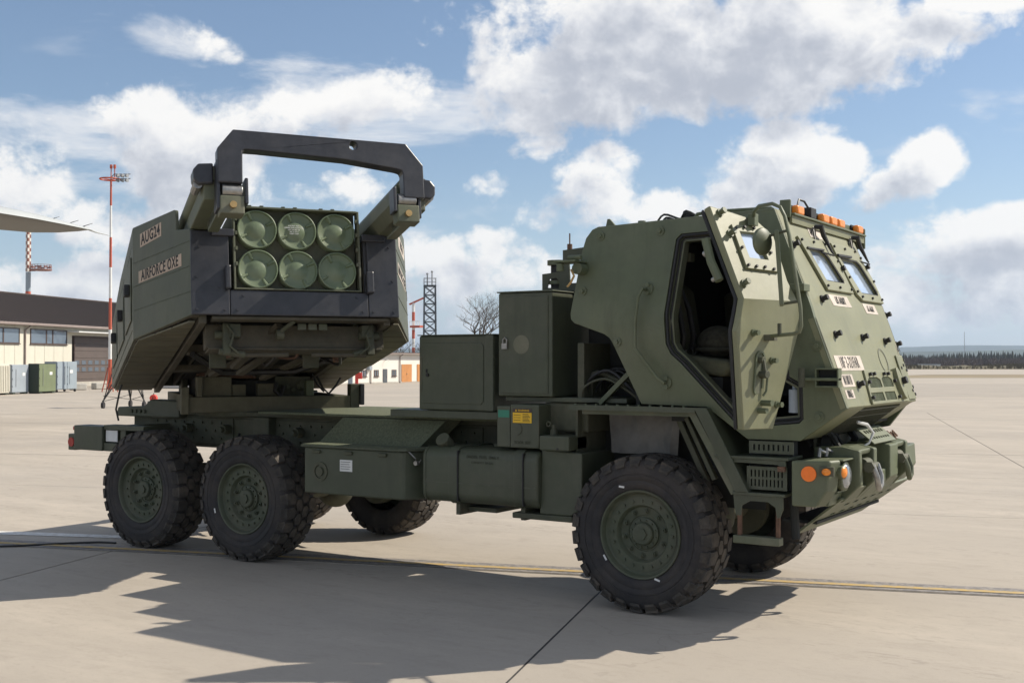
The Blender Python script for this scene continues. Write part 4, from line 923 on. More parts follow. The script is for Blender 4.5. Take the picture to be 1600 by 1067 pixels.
# fuel tank
def rbox(x0, x1, y0, y1, z0, z1, r, n=5):
    pts = []
    for cx, cz, a0 in ((y1 - r, z1 - r, 0), (y0 + r, z1 - r, 90), (y0 + r, z0 + r, 180), (y1 - r, z0 + r, 270)):
        for k in range(n + 1): a = R(a0 + 90 * k / n); pts.append((cx + r * math.cos(a), cz + r * math.sin(a)))
    return pts
mb = MB(); mb.prism(rbox(0, 0, -1.19, -.62, .70, 1.15, .085), -2.01, -.885, lambda u, v, w: (w, u, v)); tank = mb.build('fuel_tank', 'gdark', TR, bevel=.02, smooth=35)
mb = MB(); mb.prism(rbox(0, 0, -1.195, -.62, .695, 1.155, .085), -1.985, -1.97, lambda u, v, w: (w, u, v)); mb.build('tank_seam', 'gdark', tank)
P('tank_weld', 'gdark', tank, (-2.0, -.89, -1.1935, -1.189, .86, .868))
for x_ in (-1.69, -1.06):
    mb = MB(); mb.prism(rbox(0, 0, -1.20, -.62, .69, 1.162, .09), x_ - .04, x_ + .04, lambda u, v, w: (w, u, v)); mb.build('tank_strap', 'gdark', tank, smooth=35)
    P('strap_edge', 'seal', tank, (x_ + .042, x_ + .052, -1.2, -.7, .72, 1.13))
    mb = MB(); mb.prism([(x_ - .02, .6), (x_ + .02, .6), (x_ + .02, .69), (x_ - .02, .69)], -1.12, -.5, lambda u, v, w: (u, w, v)); mb.build('tank_bracket', 'green_dirty', tank); P('tank_bracket', 'green_dirty', tank, (x_ - .09, x_ + .3, -1.0, -.5, .62, .655))
mb = MB(); mb.cyl((-1.87, -1.0, 1.13), (-1.87, -1.10, 1.215), .062, 20); mb.build('filler_cap', 'green_dirty', tank, bevel=.006, smooth=30)
P('tank_handle', 'green_dirty', tank, (-1.45, -1.2, -.95, -.9, 1.155, 1.18)); 
text('DIESEL FUEL ONLY', .034, frame_mtx((-1.40, -1.192, 1.085), (1, 0, 0), (0, 0, 1)), 'tank_lettering', 'inkfaint', tank)
text('CAPACITY 58 GAL', .024, frame_mtx((-1.40, -1.192, 1.04), (1, 0, 0), (0, 0, 1)), 'tank_lettering', 'inkfaint', tank)
# air box / battery side behind tank
mb = MB(); mb.prism([(-.90, .66), (-.62, .66), (-.52, .72), (-.52, 1.15), (-.88, 1.17)], -1.13, -.55, lambda u, v, w: (u, w, v)); mb.build('battery_box', 'gdark', TR, bevel=.012)
mb = MB(); mb.box(-1.15, -.6, -1.14, -.6, .615, .66); mb.build('battery_tray', 'green_dirty', TR, bevel=.008)
# tool kit cabinet
tk = P('tool_cabinet', 'gdark', TR, (-1.155, -.888, -1.16, -.88, 1.172, 1.515), bevel=.01)
P('cabinet_side', 'gdark', tk, (-1.285, -1.16, -1.155, -.88, 1.175, 1.50), bevel=.008)
P('green_label', 'teal', tk, (-1.272, -1.165, -1.158, -1.1555, 1.41, 1.468))
yl = P('warning_label', 'yellow', tk, (-1.128, -.952, -1.1645, -1.161, 1.37, 1.452), bevel=.003)
P('label_header', 'frame', tk, (-1.128, -.952, -1.1645, -1.161, 1.454, 1.482))
text('▲ WARNING', .02, frame_mtx((-1.04, -1.166, 1.468), (1, 0, 0), (0, 0, 1)), 'label_print', 'yellow', tk)
mb = MB()
for q in range(6): mb.box(-1.035, -.965 - .008 * (q % 3), -1.1655, -1.1646, 1.382 + q * .011, 1.386 + q * .011)
for q in range(3): mb.box(-1.118, -1.055, -1.1655, -1.1646, 1.39 + q * .02, 1.393 + q * .02)
mb.build('label_print', 'ink', tk, stuff=True)
mb = MB(); n = 20; mb.tube([(-1.09 + .045 * math.cos(-1.3 + 2.6 * i / n), -1.163, 1.32 + .045 * math.sin(-1.3 + 2.6 * i / n)) for i in range(n + 1)], .004, 5); mb.build('door_latch', 'green_dirty', tk)
text('TOOL KIT', .033, frame_mtx((-1.04, -1.1625, 1.215), (1, 0, 0), (0, 0, 1)), 'lettering', 'inkfaint', tk, xs=.95)
P('hinge', 'green_dirty', tk, (-.892, -.882, -1.168, -1.15, 1.2, 1.48))
vb = P('valve_box', 'gdark', TR, (-.868, -.60, -1.19, -.9, 1.165, 1.28), bevel=.012)
mb = MB(); mb.cyl((-.80, -1.08, 1.28), (-.80, -1.08, 1.32), .03, 12); mb.cyl((-.80, -1.08, 1.32), (-.80, -1.08, 1.36), .018, 8); mb.tube([(-.835 + .018 * math.cos(2 * PI * i / 12), -1.10, 1.365 + .018 * math.sin(2 * PI * i / 12)) for i in range(13)], .006, 5); mb.build('valve', 'green_dirty', vb, smooth=30)
mb = MB(); mb.cyl((-.70, -1.19, 1.18), (-.70, -1.193, 1.18), .01, 10); mb.build('drain_hole', 'seal', vb)
# boxes behind the cab
gb = P('generator_box', 'gdark', TR, (-2.19, -1.42, -1.0, .1, 1.445, 2.072), bevel=.014)
mb = MB(); mb.plate([(-2.14, 1.50), (-1.545, 1.50), (-1.52, 1.525), (-1.52, 1.985), (-1.545, 2.01), (-2.14, 2.01), (-2.165, 1.985), (-2.165, 1.525)], [], lambda u, v, w: (u, -1.0 - w, v), .0, .008); dr = mb.build('box_door', 'gdark', gb, bevel=.004)
mb = MB(); mb.cyl((-2.09, -1.008, 1.74), (-2.09, -1.02, 1.74), .015, 10); mb.box(-2.105, -2.095, -1.016, -1.008, 1.76, 1.79); mb.build('key_latch', 'seal', gb)
P('box_rim', 'gdark', gb, (-1.50, -1.425, -1.006, -.999, 1.45, 2.07)); P('top_edge', 'gdark', gb, (-2.2, -1.41, -1.01, .11, 2.073, 2.081))
tb = P('equipment_box', 'gdark', TR, (-1.335, -.825, -1.06, -.25, 1.575, 2.405), bevel=.012)
mb = MB(); mb.plate([(-1.318, 1.60), (-.86, 1.60), (-.86, 2.375), (-1.318, 2.375)], [], lambda u, v, w: (u, -1.06 - w, v), 0, .007); mb.build('box_door', 'gdark', tb, bevel=.003)
mb = MB()
for q in range(30): mb.cyl((-.872, -1.067, 1.62 + q * .025), (-.872, -1.071, 1.62 + q * .025), .0055, 6)
mb.build('rivets', 'green_dirty', tb, stuff=True)
mb = MB(); mb.box(-1.285, -1.235, -1.09, -1.068, 1.955, 2.0); mb.tube([(-1.278, -1.08, 2.0), (-1.278, -1.08, 2.03), (-1.26, -1.08, 2.045), (-1.242, -1.08, 2.03), (-1.242, -1.08, 2.0)], .006, 6); mb.build('padlock', 'steel', tb)
mb = MB(); mb.cyl((-1.11, -1.0672, 1.99), (-1.11, -1.0686, 1.99), .075, 32); mb.build('faded_emblem', 'green_worn', tb); P('hasp', 'green_dirty', tb, (-1.31, -1.235, -1.072, -1.067, 1.985, 2.015)); P('box_lid', 'gdark', tb, (-1.345, -.815, -1.07, -.24, 2.407, 2.418), bevel=.003)
P('box_shelf', 'gdark', TR, (-1.3, -.2, -1.0, -.3, 1.535, 1.57), bevel=.004)
mb = MB(); mb.box(-.95, -.55, -.98, -.5, 1.30, 1.53); mb.build('wiring_box', 'green_dirty', TR, bevel=.02)
P('heat_shield', 'dark', TR, (-.80, .1, -.52, -.5, 1.3, 2.3))
# rack with sensor behind the cab roof
mb = MB(); mb.plate([(-1.20, 2.42), (-.72, 2.42), (-.66, 2.80), (-1.0, 2.775), (-1.0, 2.60), (-1.20, 2.585)], [[(-.93, 2.5), (-.80, 2.5), (-.79, 2.72), (-.94, 2.70)], [(-1.15, 2.47), (-1.04, 2.46), (-1.03, 2.51), (-1.06, 2.55), (-1.13, 2.54)]], lambda u, v, w: (u, -.6 + w, v), 0, .012); mb.build('sensor_rack', 'gdark', TR)
P('rack_base', 'green', TR, (-1.2, -.7, -.6, -.25, 2.42, 2.435))
mb = MB(); mb.cyl((-1.10, -.52, 2.435), (-1.10, -.52, 2.66), .055, 18); sn = mb.build('sensor_head', 'seal', TR, bevel=.008, smooth=30)
mb = MB(); mb.cyl((-1.10, -.52, 2.66), (-1.10, -.52, 2.70), .085, 18); mb.build('sensor_flange', 'green', sn, smooth=30); mb = MB(); mb.cyl((-1.10, -.52, 2.50), (-1.10, -.52, 2.53), .075, 18); mb.build('sensor_flange', 'green', sn, smooth=30)
P('label_sheet', 'paper', sn, (-1.12, -1.08, -.579, -.576, 2.56, 2.59))
mb = MB(); mb.cyl((-1.02, -.45, 2.72), (-1.02, -.45, 2.84), .022, 10); mb.cyl((-1.02, -.45, 2.84), (-1.02, -.45, 2.93), .006, 8); mb.build('antenna_mount', 'rust', TR)

# ---- cab shell
def ys(z): return 1.20 - (0.12 * (z - 2.15) / .75 if z > 2.15 else .06 * (2.15 - z) / .75)
def xf(z):
    P_ = [(1.31, 1.2), (1.54, 1.53), (2.15, 1.325), (2.30, 1.27), (2.93, 1.0)]
    for (z0, x0), (z1, x1) in zip(P_, P_[1:]):
        if z <= z1: return x0 + (x1 - x0) * (z - z0) / (z1 - z0)
    return 1.0
near = lambda u, v, w: (u, -(ys(v) + w), v)
far = lambda u, v, w: (u, ys(v) + w, v)
cab_out = [(-.40, 2.885), (.54, 2.90), (1.0, 2.93), (1.27, 2.30), (1.30, 2.225), (1.325, 2.15), (1.53, 1.54), (1.2, 1.31), (.82, 1.31), (.52, 1.53), (0.0, 1.54), (-.22, 1.99), (-.245, 2.03), (-.29, 2.06), (-.54, 2.145), (-.575, 2.175), (-.585, 2.22), (-.525, 2.70), (-.50, 2.80), (-.45, 2.865)]
door_hole = [(.30, 2.79), (.78, 2.80), (1.05, 2.30), (1.10, 2.15), (1.14, 1.75), (1.23, 1.70), (1.23, 1.46), (1.20, 1.43), (.79, 1.385), (.74, 1.41), (.34, 1.83), (.25, 1.91), (.215, 1.98), (.205, 2.20), (.26, 2.75)]
mb = MB(); mb.plate(cab_out, [door_hole], near, -.045, 0, folds=(2.15,)); cab = mb.build('cab', 'green', TR, bevel=.010, smooth=14)
cab.name = 'cab'
mb = MB(); mb.plate([(u - (.155 if u >= .99 and v > 1.4 else 0), v) for u, v in cab_out], [], far, -.045, 0, folds=(2.15,)); mb.build('cab_left_side', 'green', cab, bevel=.01, smooth=14)
def inset(poly, d):
    n = len(poly); out = []
    ar = sum(poly[i][0] * poly[(i + 1) % n][1] - poly[(i + 1) % n][0] * poly[i][1] for i in range(n)); sg = 1 if ar > 0 else -1
    for i in range(n):
        p0, p1, p2 = Vector(poly[i - 1]), Vector(poly[i]), Vector(poly[(i + 1) % n])
        e1 = (p1 - p0).normalized(); e2 = (p2 - p1).normalized()
        n1 = Vector((-e1.y, e1.x)) * sg; n2 = Vector((-e2.y, e2.x)) * sg; m_ = (n1 + n2); m_ = m_ / max(m_.dot(n1), .35) if m_.length > 1e-6 else n1
        out.append(tuple(p1 + m_ * d))
    return out
di = inset(door_hole, .055)
mb = MB(); mb.plate(inset(door_hole, -.02), [di], near, -.13, -.047, folds=(2.15,)); mb.build('door_frame', 'green_worn', cab, bevel=.006)
mb = MB(); mb.tube([near(u, v, -.02) for u, v in inset(door_hole, .012)] + [near(*inset(door_hole, .012)[0], -.02)], .013, 7); mb.build('door_seal', 'seal', cab, smooth=True)
mb = MB(); dk = inset(door_hole, .035); mb.tube([near(u, v, -.045) for u, v in dk] + [near(*dk[0], -.045)], .008, 6); mb.build('inner_seal', 'seal', cab, smooth=True)
# roof, rear wall, floor
zr = lambda x: 2.885 + (x + .4) * .032
yr = ys(2.9)
mb = MB(); mb.add([(-.40, -yr, 2.885), (1.0, -yr, 2.93), (1.0, yr, 2.93), (-.40, yr, 2.885), (-.40, -yr, 2.84), (1.0, -yr, 2.885), (1.0, yr, 2.885), (-.40, yr, 2.84)], [(0, 1, 2, 3), (4, 7, 6, 5), (0, 4, 5, 1), (2, 6, 7, 3), (0, 3, 7, 4), (1, 5, 6, 2)]); mb.build('roof', 'green', cab, bevel=.006)
prof = [(-.40, 2.885), (-.45, 2.865), (-.50, 2.80), (-.525, 2.70), (-.585, 2.22), (-.575, 2.175), (-.54, 2.145), (-.29, 2.06), (-.22, 1.99), (0.0, 1.54), (.52, 1.53), (.82, 1.31), (1.2, 1.31)]
mb = MB(); vs = []
for u, v in prof: vs += [(u, -ys(v) + .02, v), (u, ys(v) - .02, v)]
mb.add(vs, [(2 * i, 2 * i + 1, 2 * i + 3, 2 * i + 2) for i in range(len(prof) - 1)]); mb.build('rear_wall', 'green', cab, recalc=False)
# front: windscreen panel and nose
YC = .665
def front(u, v, w):
    x = xf(v); nx, nz = (.919, .394) if v > 2.25 else (.948, .318)
    if u > YC: x -= .14 * (u - YC) / .45
    return (x + w * nx, u, v + w * nz)
Wn = [(-.73, 2.655), (-.43, 2.66), (-.34, 2.60), (-.23, 2.46), (-.62, 2.455)]
HW1 = [(-.74, 2.66), (-.42, 2.66), (-.33, 2.61), (-.22, 2.46), (-.27, 2.45), (-.62, 2.45), (-.66, 2.47)]
HW2 = [(-.06, 2.66), (.34, 2.66), (.46, 2.60), (.60, 2.38), (.58, 2.365), (.20, 2.365), (.14, 2.39)]
def band(yl, z0, z1): return [(-ys(z0), z0), (yl, z0), (yl, z1), (-ys(z1), z1)]
outer = [(-ys(1.54), 1.54), (YC, 1.54), (YC, 2.93), (-ys(2.93), 2.93), (-ys(2.15), 2.15)]
mb = MB(); mb.plate(outer, [HW1, HW2[:]], front, -.05, 0, folds=(2.15, 2.22, 2.30)) if False else None
HW1c = [(-.76, 2.67), (-.42, 2.67), (-.33, 2.63), (-.20, 2.45), (-.22, 2.43), (-.63, 2.43), (-.65, 2.45)]
HW2c = [(-.045, 2.65), (.40, 2.65), (.47, 2.62), (.62, 2.405), (.60, 2.375), (.15, 2.375), (.12, 2.40)]
mb.plate([(-ys(1.54), 1.54), (YC, 1.54), (YC, 2.93), (-ys(2.93), 2.93), (-ys(2.15), 2.15)], [HW1c, HW2c], front, -.05, 0, folds=(2.15, 2.22, 2.30))
nose = mb.build('front_panel', 'green_sunlit', cab, bevel=.008, smooth=25)
mb = MB(); mb.plate([(YC, 1.54), (ys(1.54), 1.54), (ys(2.15), 2.15), (ys(2.93), 2.93), (YC, 2.93)], [], front, -.05, 0, folds=(2.15, 2.22, 2.30)); mb.build('front_corner_panel', 'green_sunlit', cab, smooth=25)
mb = MB(); mb.plate([(-1.125, 1.313), (-.70, 1.313), (-.70, 1.535), (-1.148, 1.535)], [], lambda u, v, w: (xf(v) + w * .57, u, v - w * .82), -.03, 0); mb.build('chin_panel', 'green_sunlit', cab, bevel=.006)
mb = MB(); mb.plate([(.36, 1.33), (1.06, 1.33), (1.08, 1.535), (.36, 1.535)], [], lambda u, v, w: (xf(v) - .10 + w * .57, u, v - w * .82), -.03, 0); mb.build('chin_panel', 'green_sunlit', cab, bevel=.006)
mb = MB(); mb.plate([(-.70, 1.33), (.36, 1.33), (.36, 1.53), (-.70, 1.53)], [], lambda u, v, w: (xf(v) - .02 + w * .57, u, v - w * .82), -.03, -.01); gm = mb.build('lower_grille', 'dark', cab)
mb = MB(); y = -.69
while y < .35: mb.bar(V(xf(1.34) - .01, y, 1.33), V(xf(1.52) - .01, y, 1.525), .008, .012); y += .035
for z in (1.36, 1.41, 1.46, 1.51): mb.bar(V(xf(z) - .008, -.69, z), V(xf(z) - .008, .35, z), .006, .012)
mb.build('grille_mesh', 'green_dirty', cab, stuff=True)
# windscreens: bolted frame plates with glass
def wscreen(hole, frame_):
    f = MB(); f.plate(frame_, [hole], front, .001, .022, folds=()); fo = f.build('windscreen_frame', 'green_sunlit', cab, bevel=.004)
    g_ = MB(); g_.plate(inset(hole, -.01), [], front, -.035, -.012); g_.build('glass', 'pane', fo)
    s_ = MB(); s_.tube([front(u, v, .012) for u, v in inset(hole, .004)] + [front(*inset(hole, .004)[0], .012)], .006, 6); s_.build('gasket', 'seal', fo)
    return fo
def along(poly, step):
    out = []
    for i in range(len(poly)):
        a = Vector(poly[i]); b = Vector(poly[(i + 1) % len(poly)]); n = max(1, int((b - a).length / step))
        for k in range(n): out.append(tuple(a.lerp(b, k / n)))
    return out
F1 = [(-.88, 2.74), (-.30, 2.75), (-.13, 2.62), (-.09, 2.36), (-.70, 2.36)]
F2 = [(-.115, 2.755), (.46, 2.755), (.56, 2.70), (.655, 2.50), (.66, 2.315), (.09, 2.315), (-.0, 2.36), (-.055, 2.48)]
for hl, fr, in ((HW1c, F1), (HW2c, F2)):
    fo = wscreen(hl, fr)
    nb = MB(); nuts(nb, [front(u, v, .022) for u, v in along(inset(fr, .028), .19)], (.92, 0, .39), .010, .014); nb.build('frame_bolts', 'seal', fo, stuff=True)
# grilles on the nose
gp = MB(); gp.plate([(-.57, 1.545), (.10, 1.545), (.42, 1.545), (.42, 1.77), (-.52, 1.79), (-.57, 1.60)], [[(-.50, 1.66), (-.19, 1.66), (-.19, 1.715), (-.26, 1.735), (-.45, 1.735), (-.50, 1.72)], [(-.15, 1.66), (.12, 1.66), (.12, 1.715), (.06, 1.735), (-.10, 1.735), (-.15, 1.72)], [(-.54, 1.565), (-.23, 1.565), (-.23, 1.625), (-.54, 1.625)], [(-.19, 1.565), (.09, 1.565), (.09, 1.625), (-.19, 1.625)]], front, .001, .016); hatch = gp.build('grille_hatch', 'green_sunlit', cab, bevel=.003)
for (y0, y1, z0, z1) in ((-.50, -.19, 1.66, 1.735), (-.15, .12, 1.66, 1.735), (-.54, -.23, 1.565, 1.625), (-.19, .09, 1.565, 1.625)):
    g_ = MB(); g_.plate([(y0 - .01, z0 - .005), (y1 + .01, z0 - .005), (y1 + .01, z1 + .005), (y0 - .01, z1 + .005)], [], front, .0005, .003); gr = g_.build('grille', 'dark', hatch)
    g_ = MB(); q = y0 - .06
    while q < y1 + .06:
        for sg in (1, -1):
            a = (q, z0) if sg > 0 else (q, z1); b = (q + .06, z1) if sg > 0 else (q + .06, z0)
            def cl(p, o_):
                t_ = None
                return p
            if a[0] < y0: t_ = (y0 - a[0]) / .06; a = (y0, a[1] + (b[1] - a[1]) * t_)
            if b[0] > y1: t_ = (y1 - a[0]) / max(b[0] - a[0], 1e-6); b = (y1, a[1] + (b[1] - a[1]) * max(t_, 0))
            if a[0] < y1 and b[0] > y0: g_.bar(front(*a, .006), front(*b, .006), .004, .005)
        q += .018
    g_.build('grille_mesh', 'green', hatch, stuff=True)
mb = MB(); nuts(mb, [front(u, v, .016) for u, v in ((-.52, 1.70), (-.43, 1.755), (-.33, 1.757), (-.07, 1.755), (.04, 1.755), (.155, 1.70), (-.555, 1.59), (.14, 1.58))], (.95, 0, .3), .014, .022); mb.build('hatch_bolts', 'seal', cab, stuff=True)
mb = MB()
for u, v in ((-1.01, 2.67), (-.89, 2.29), (-.13, 2.55), (.60, 2.61), (.80, 2.23), (-.87, 2.04), (-.24, 2.03), (.34, 2.01), (.80, 1.99), (-.73, 1.69)):
    mb = MB(); knob(mb, front(u, v, 0), (.94, 0, .34), .024); p = Vector(front(u, v, .036)); mb.cyl(p + V(.0, -.008, .0), p + V(0, .036, .010), .008, 8); mb.build('lifting_stud', 'seal', cab, smooth=30)
mb = MB(); nuts(mb, [front(u, v, 0) for u, v in ((.60, 1.82), (.66, 1.86), (.72, 1.83), (.64, 1.78), (.72, 1.78), (.62, 1.62), (.68, 1.65), (.75, 1.64), (.66, 1.59), (.74, 1.59), (.52, 1.80))], (.95, 0, .3), .013, .02); mb.build('corner_bolts', 'seal', cab, stuff=True)
mb = MB(); mb.plate([(.44, 1.555), (.655, 1.555), (.655, 1.90), (.48, 1.90)], [], front, .001, .014); mb.build('corner_plate', 'green_sunlit', cab, bevel=.004)
mb = MB(); pts_ = [(.25 + .065 * math.cos(a * PI / 12), 1.675 + .12 * math.sin(a * PI / 12)) for a in range(24)]; mb.plate(pts_, [], front, .001, .05); mb.build('blister', 'green_sunlit', cab, bevel=.01, smooth=30)
mb = MB(); mb.cyl(front(.28, 1.69, .04), front(.28, 1.69, .085), .028, 14); mb.build('blister_bolt', 'seal', cab)
mb = MB(); n = 26; mb.lathe([(.10, 0), (.10, .002), (.085, .002)], n, Matrix.Translation(front(.12, 1.86, .0015)) @ V(.95, 0, .318).to_track_quat('Z', 'Y').to_matrix().to_4x4(), caps=False); mb.build('faded_emblem', 'green_worn', cab)
# markings on the nose
sl_lo = V(xf(2.1) - xf(1.6), 0, .5); sl_hi = V(xf(2.9) - xf(2.35), 0, .55)
def mark(y0, y1, z0, z1, s_, size, m='pink', xs=1.0, sk=0):
    mb = MB(); mb.plate([(y0, z0), (y1, z0), (y1 - sk, z1), (y0 - sk, z1)], [], front, .001, .0025); o = mb.build('marking_tape', m, cab)
    if s_:
        zc = (z0 + z1) / 2; c_ = Vector(front((y0 + y1) / 2 - sk / 2, zc, .0035)); sl_ = sl_hi if zc > 2.25 else sl_lo
        text(s_, size, frame_mtx(c_, (0, 1, 0), sl_), 'marking_text', 'ink', o, xs, bold=0.004)
    return o
mark(-1.065, -.455, 1.79, 1.895, '18F 3-321FAR', .118, xs=.56)
mark(-1.075, -.80, 1.68, 1.765, 'M18010', .10, xs=.5); mark(-1.075, -.89, 1.60, 1.66, '00065', .08, xs=.5)
mark(-.66, -.22, 2.255, 2.335, 'US ARMY', .085, xs=.62, sk=.03); mark(.12, .44, 2.225, 2.30, 'US ARMY', .075, xs=.55, sk=.03); mark(-.50, -.22, 2.775, 2.85, '', .05); mark(.62, .72, 1.90, 2.0, 'AA', .06)
# side studs
mb = MB()
for x_, z_ in ((-.37, 2.81), (.13, 2.82), (-.49, 2.39), (-.18, 2.0), (1.34, 1.96), (1.34, 1.48)): 
    mb = MB(); p = Vector(near(x_, z_, 0)); mb.cyl(p, p + V(0, -.012, 0), .034, 18); mb.cyl(p + V(0, -.01, 0), p + V(0, -.03, 0), .017, 6); mb.build('side_stud', 'green', cab, smooth=30)
# rear corner grab handle and lamp bracket
mb = MB(); mb.tube([(.05, -1.17, 2.385), (.05, -1.235, 2.385), (.02, -1.245, 2.33), (.0, -1.25, 2.14), (.0, -1.25, 1.95), (.17, -1.235, 1.735), (.21, -1.22, 1.70), (.21, -1.165, 1.70)], .013, 9); gh = mb.build('grab_handle', 'green', cab, smooth=True)
for x_, z_ in ((.06, 2.39), (.21, 1.70)):
    mb = MB(); p = Vector(near(x_, z_, 0)); mb.cyl(p, p + V(0, -.014, 0), .045, 20); mb.cyl(p + V(.01, -.013, .03), p + V(.01, -.03, .03), .014, 6); mb.cyl(p + V(.01, -.013, -.03), p + V(.01, -.03, -.03), .014, 6); mb.build('handle_foot', 'green', gh, smooth=30)
mb = MB(); mb.box(-.66, -.47, -1.32, -1.12, 2.605, 2.62); mb.cyl((-.62, -1.28, 2.60), (-.62, -1.28, 2.54), .03, 12); mb.cyl((-.50, -1.24, 2.56), (-.50, -1.14, 2.56), .045, 16); mb.cyl((-.56, -1.26, 2.64), (-.45, -1.26, 2.64), .022, 10); br = mb.build('lamp_bracket', 'green', cab, bevel=.004)
mb = MB(); mb.tube([(-.53, -1.27, 2.55), (-.50, -1.28, 2.50), (-.53, -1.28, 2.45), (-.56, -1.28, 2.42)], .009, 6); mb.build('hook', 'brass', br, smooth=True)
mb = MB(); mb.plate([(-.52, 2.90), (-.40, 2.88), (-.38, 2.90), (-.43, 2.93), (-.48, 2.985), (-.50, 2.985)], [], lambda u, v, w: (u, -.75 + w, v), 0, .02); mb.build('lifting_lug', 'green', cab)
mb = MB(); mb.tube([(.22, -.72, 2.92), (.26, -.72, 2.975), (.40, -.72, 2.985), (.8, -.6, 2.995), (.9, -.6, 2.93)], .014, 8); mb.build('roof_rail', 'green', cab, smooth=True)
mb = MB(); mb.cyl((-.12, -.9, 2.89), (-.12, -.9, 2.93), .03, 10); mb.build('roof_stud', 'green', cab)

# ---- light bar with amber lamps, wipers
lb = P('light_bar', 'green', cab, (.955, .985, -.86, .90, 2.905, 2.985), (.985, 1.075, -.86, .90, 2.90, 2.915), bevel=.004)
P('bar_face', 'green_sunlit', lb, (1.035, 1.055, -.86, .90, 2.845, 2.898)); P('bar_end', 'green', lb, (.97, 1.05, -.885, -.862, 2.88, 3.01), bevel=.006); P('bar_end', 'green', lb, (.93, 1.06, .902, .925, 2.80, 2.97), bevel=.006)
for y_ in (-.66, -.08, .12, .32, .82):
    mb = MB(); mb.box(1.0, 1.055, y_ - .075, y_ + .075, 2.918, 2.988); a_ = mb.build('amber_light', 'amber', cab, bevel=.018, seg=3, smooth=60)
    P('lamp_base', 'seal', a_, (.987, .999, y_ - .085, y_ + .085, 2.917, 2.99))
mb = MB(); mb.box(.99, 1.06, -.46, -.34, 2.92, 3.0); mb.build('camera_box', 'seal', cab, bevel=.006)
mb = MB(); mb.tube([(1.0, -.60, 2.99), (1.0, -.56, 3.05), (1.02, -.50, 3.04), (1.04, -.42, 2.97), (1.05, -.38, 2.93)], .008, 6); mb.build('lamp_cable', 'cable', cab, smooth=True)
for y_ in (-.30, .62):
    a = V(1.07, y_ - .06, 2.88); mb = MB(); mb.tube([V(1.03, y_ - .08, 2.86), a + V(.03, 0, -.02), V(1.10, y_, 2.80), V(1.155, y_ + .02, 2.68), V(1.165, y_ + .03, 2.66)], [.014, .022, .020, .009, .006], 8); w_ = mb.build('wiper', 'seal', cab, smooth=True)
    mb = MB(); n = 14; mb.tube([V(1.06, y_ - .12 + .05 * math.cos(2 * PI * i / n), 2.80 + .05 * math.sin(2 * PI * i / n)) for i in range(n + 1)], .006, 5); mb.tube([V(1.05, y_ - .1, 2.86), V(1.09, y_ - .16, 2.74), V(1.13, y_ - .14, 2.665), V(1.18, y_ + .0, 2.645)], .007, 5); mb.build('wiper_hose', 'cable', w_, smooth=True)
mb = MB(); mb.tube([front(-.80, 2.655, .03), front(-.42, 2.668, .03)], .008, 5); mb.tube([front(-.10, 2.655, .03), front(.22, 2.66, .035)], .012, 5); mb.build('wiper_blade', 'seal', cab)

# ---- cab door, opened forward
H0 = V(1.25, -1.22, 0); SD = V(-.2924, -.9563, 0); ND = V(.9563, -.2924, 0); KL = .43
def dmap(s, z, w):
    lean = KL * max(0, z - 2.26); p = H0 + SD * s + ND * (w - lean); return (p.x, p.y, z + (w * .38 if z > 2.27 else 0))
dout = [(.64, 2.885), (.625, 2.26), (.65, 2.16), (.685, 2.05), (.67, 1.9), (.63, 1.415), (.32, 1.41), (.19, 1.71), (.05, 2.03), (.03, 2.14), (.04, 2.22), (.08, 2.40), (.05, 2.72), (.18, 2.82), (.44, 2.86)]
dwin = [(.44, 2.715), (.255, 2.715), (.235, 2.53), (.43, 2.535)]
mb = MB(); mb.plate(dout, [dwin], dmap, -.05, 0, folds=(2.26,)); door = mb.build('cab_door', 'green_sunlit', TR, bevel=.008, smooth=14)
mb = MB(); mb.plate(inset(dout, .03), [], dmap, -.085, -.052, folds=(2.26,)) ; mb.build('door_lining', 'green_dirty', door)
sea = inset(dout, .008); mb = MB(); mb.tube([dmap(u, v, -.068) for u, v in sea] + [dmap(*sea[0], -.068)], .014, 7); mb.build('door_seal', 'seal', door, smooth=True)
f = MB(); f.plate([(.50, 2.76), (.15, 2.76), (.16, 2.45), (.50, 2.46)], [dwin], dmap, .001, .018); df = f.build('window_plate', 'green_sunlit', door, bevel=.003)
g_ = MB(); g_.plate(inset(dwin, -.008), [], dmap, -.03, -.01); g_.build('glass', 'pane', door)
NU_ = V(ND.x, ND.y, .40).normalized()
mb = MB(); nuts(mb, [dmap(u, v, .018) for u, v in ((.48, 2.48), (.40, 2.475), (.31, 2.475), (.22, 2.465), (.48, 2.60), (.48, 2.73), (.38, 2.745), (.28, 2.745), (.185, 2.70), (.19, 2.58))], NU_, .010, .015); mb.build('plate_bolts', 'seal', door, stuff=True)
mb = MB()
for u, v in ((.56, 2.84), (.53, 2.70), (.25, 2.83), (.57, 2.36)): mb = MB(); knob(mb, dmap(u, v, 0), NU_, .024); mb.build('door_stud', 'green', door, smooth=30)
for u, v in ((.53, 2.04), (.34, 1.86), (.29, 1.57)): mb = MB(); knob(mb, dmap(u, v, 0), ND, .021); mb.build('door_stud', 'green', door, smooth=30)
mb = MB(); mb.cyl(dmap(.44, 1.585, 0), dmap(.44, 1.585, .085), .021, 12); mb.cyl(dmap(.475, 1.535, 0), dmap(.475, 1.535, .07), .018, 12); mb.build('hinge_bosses', 'green', door, smooth=30)
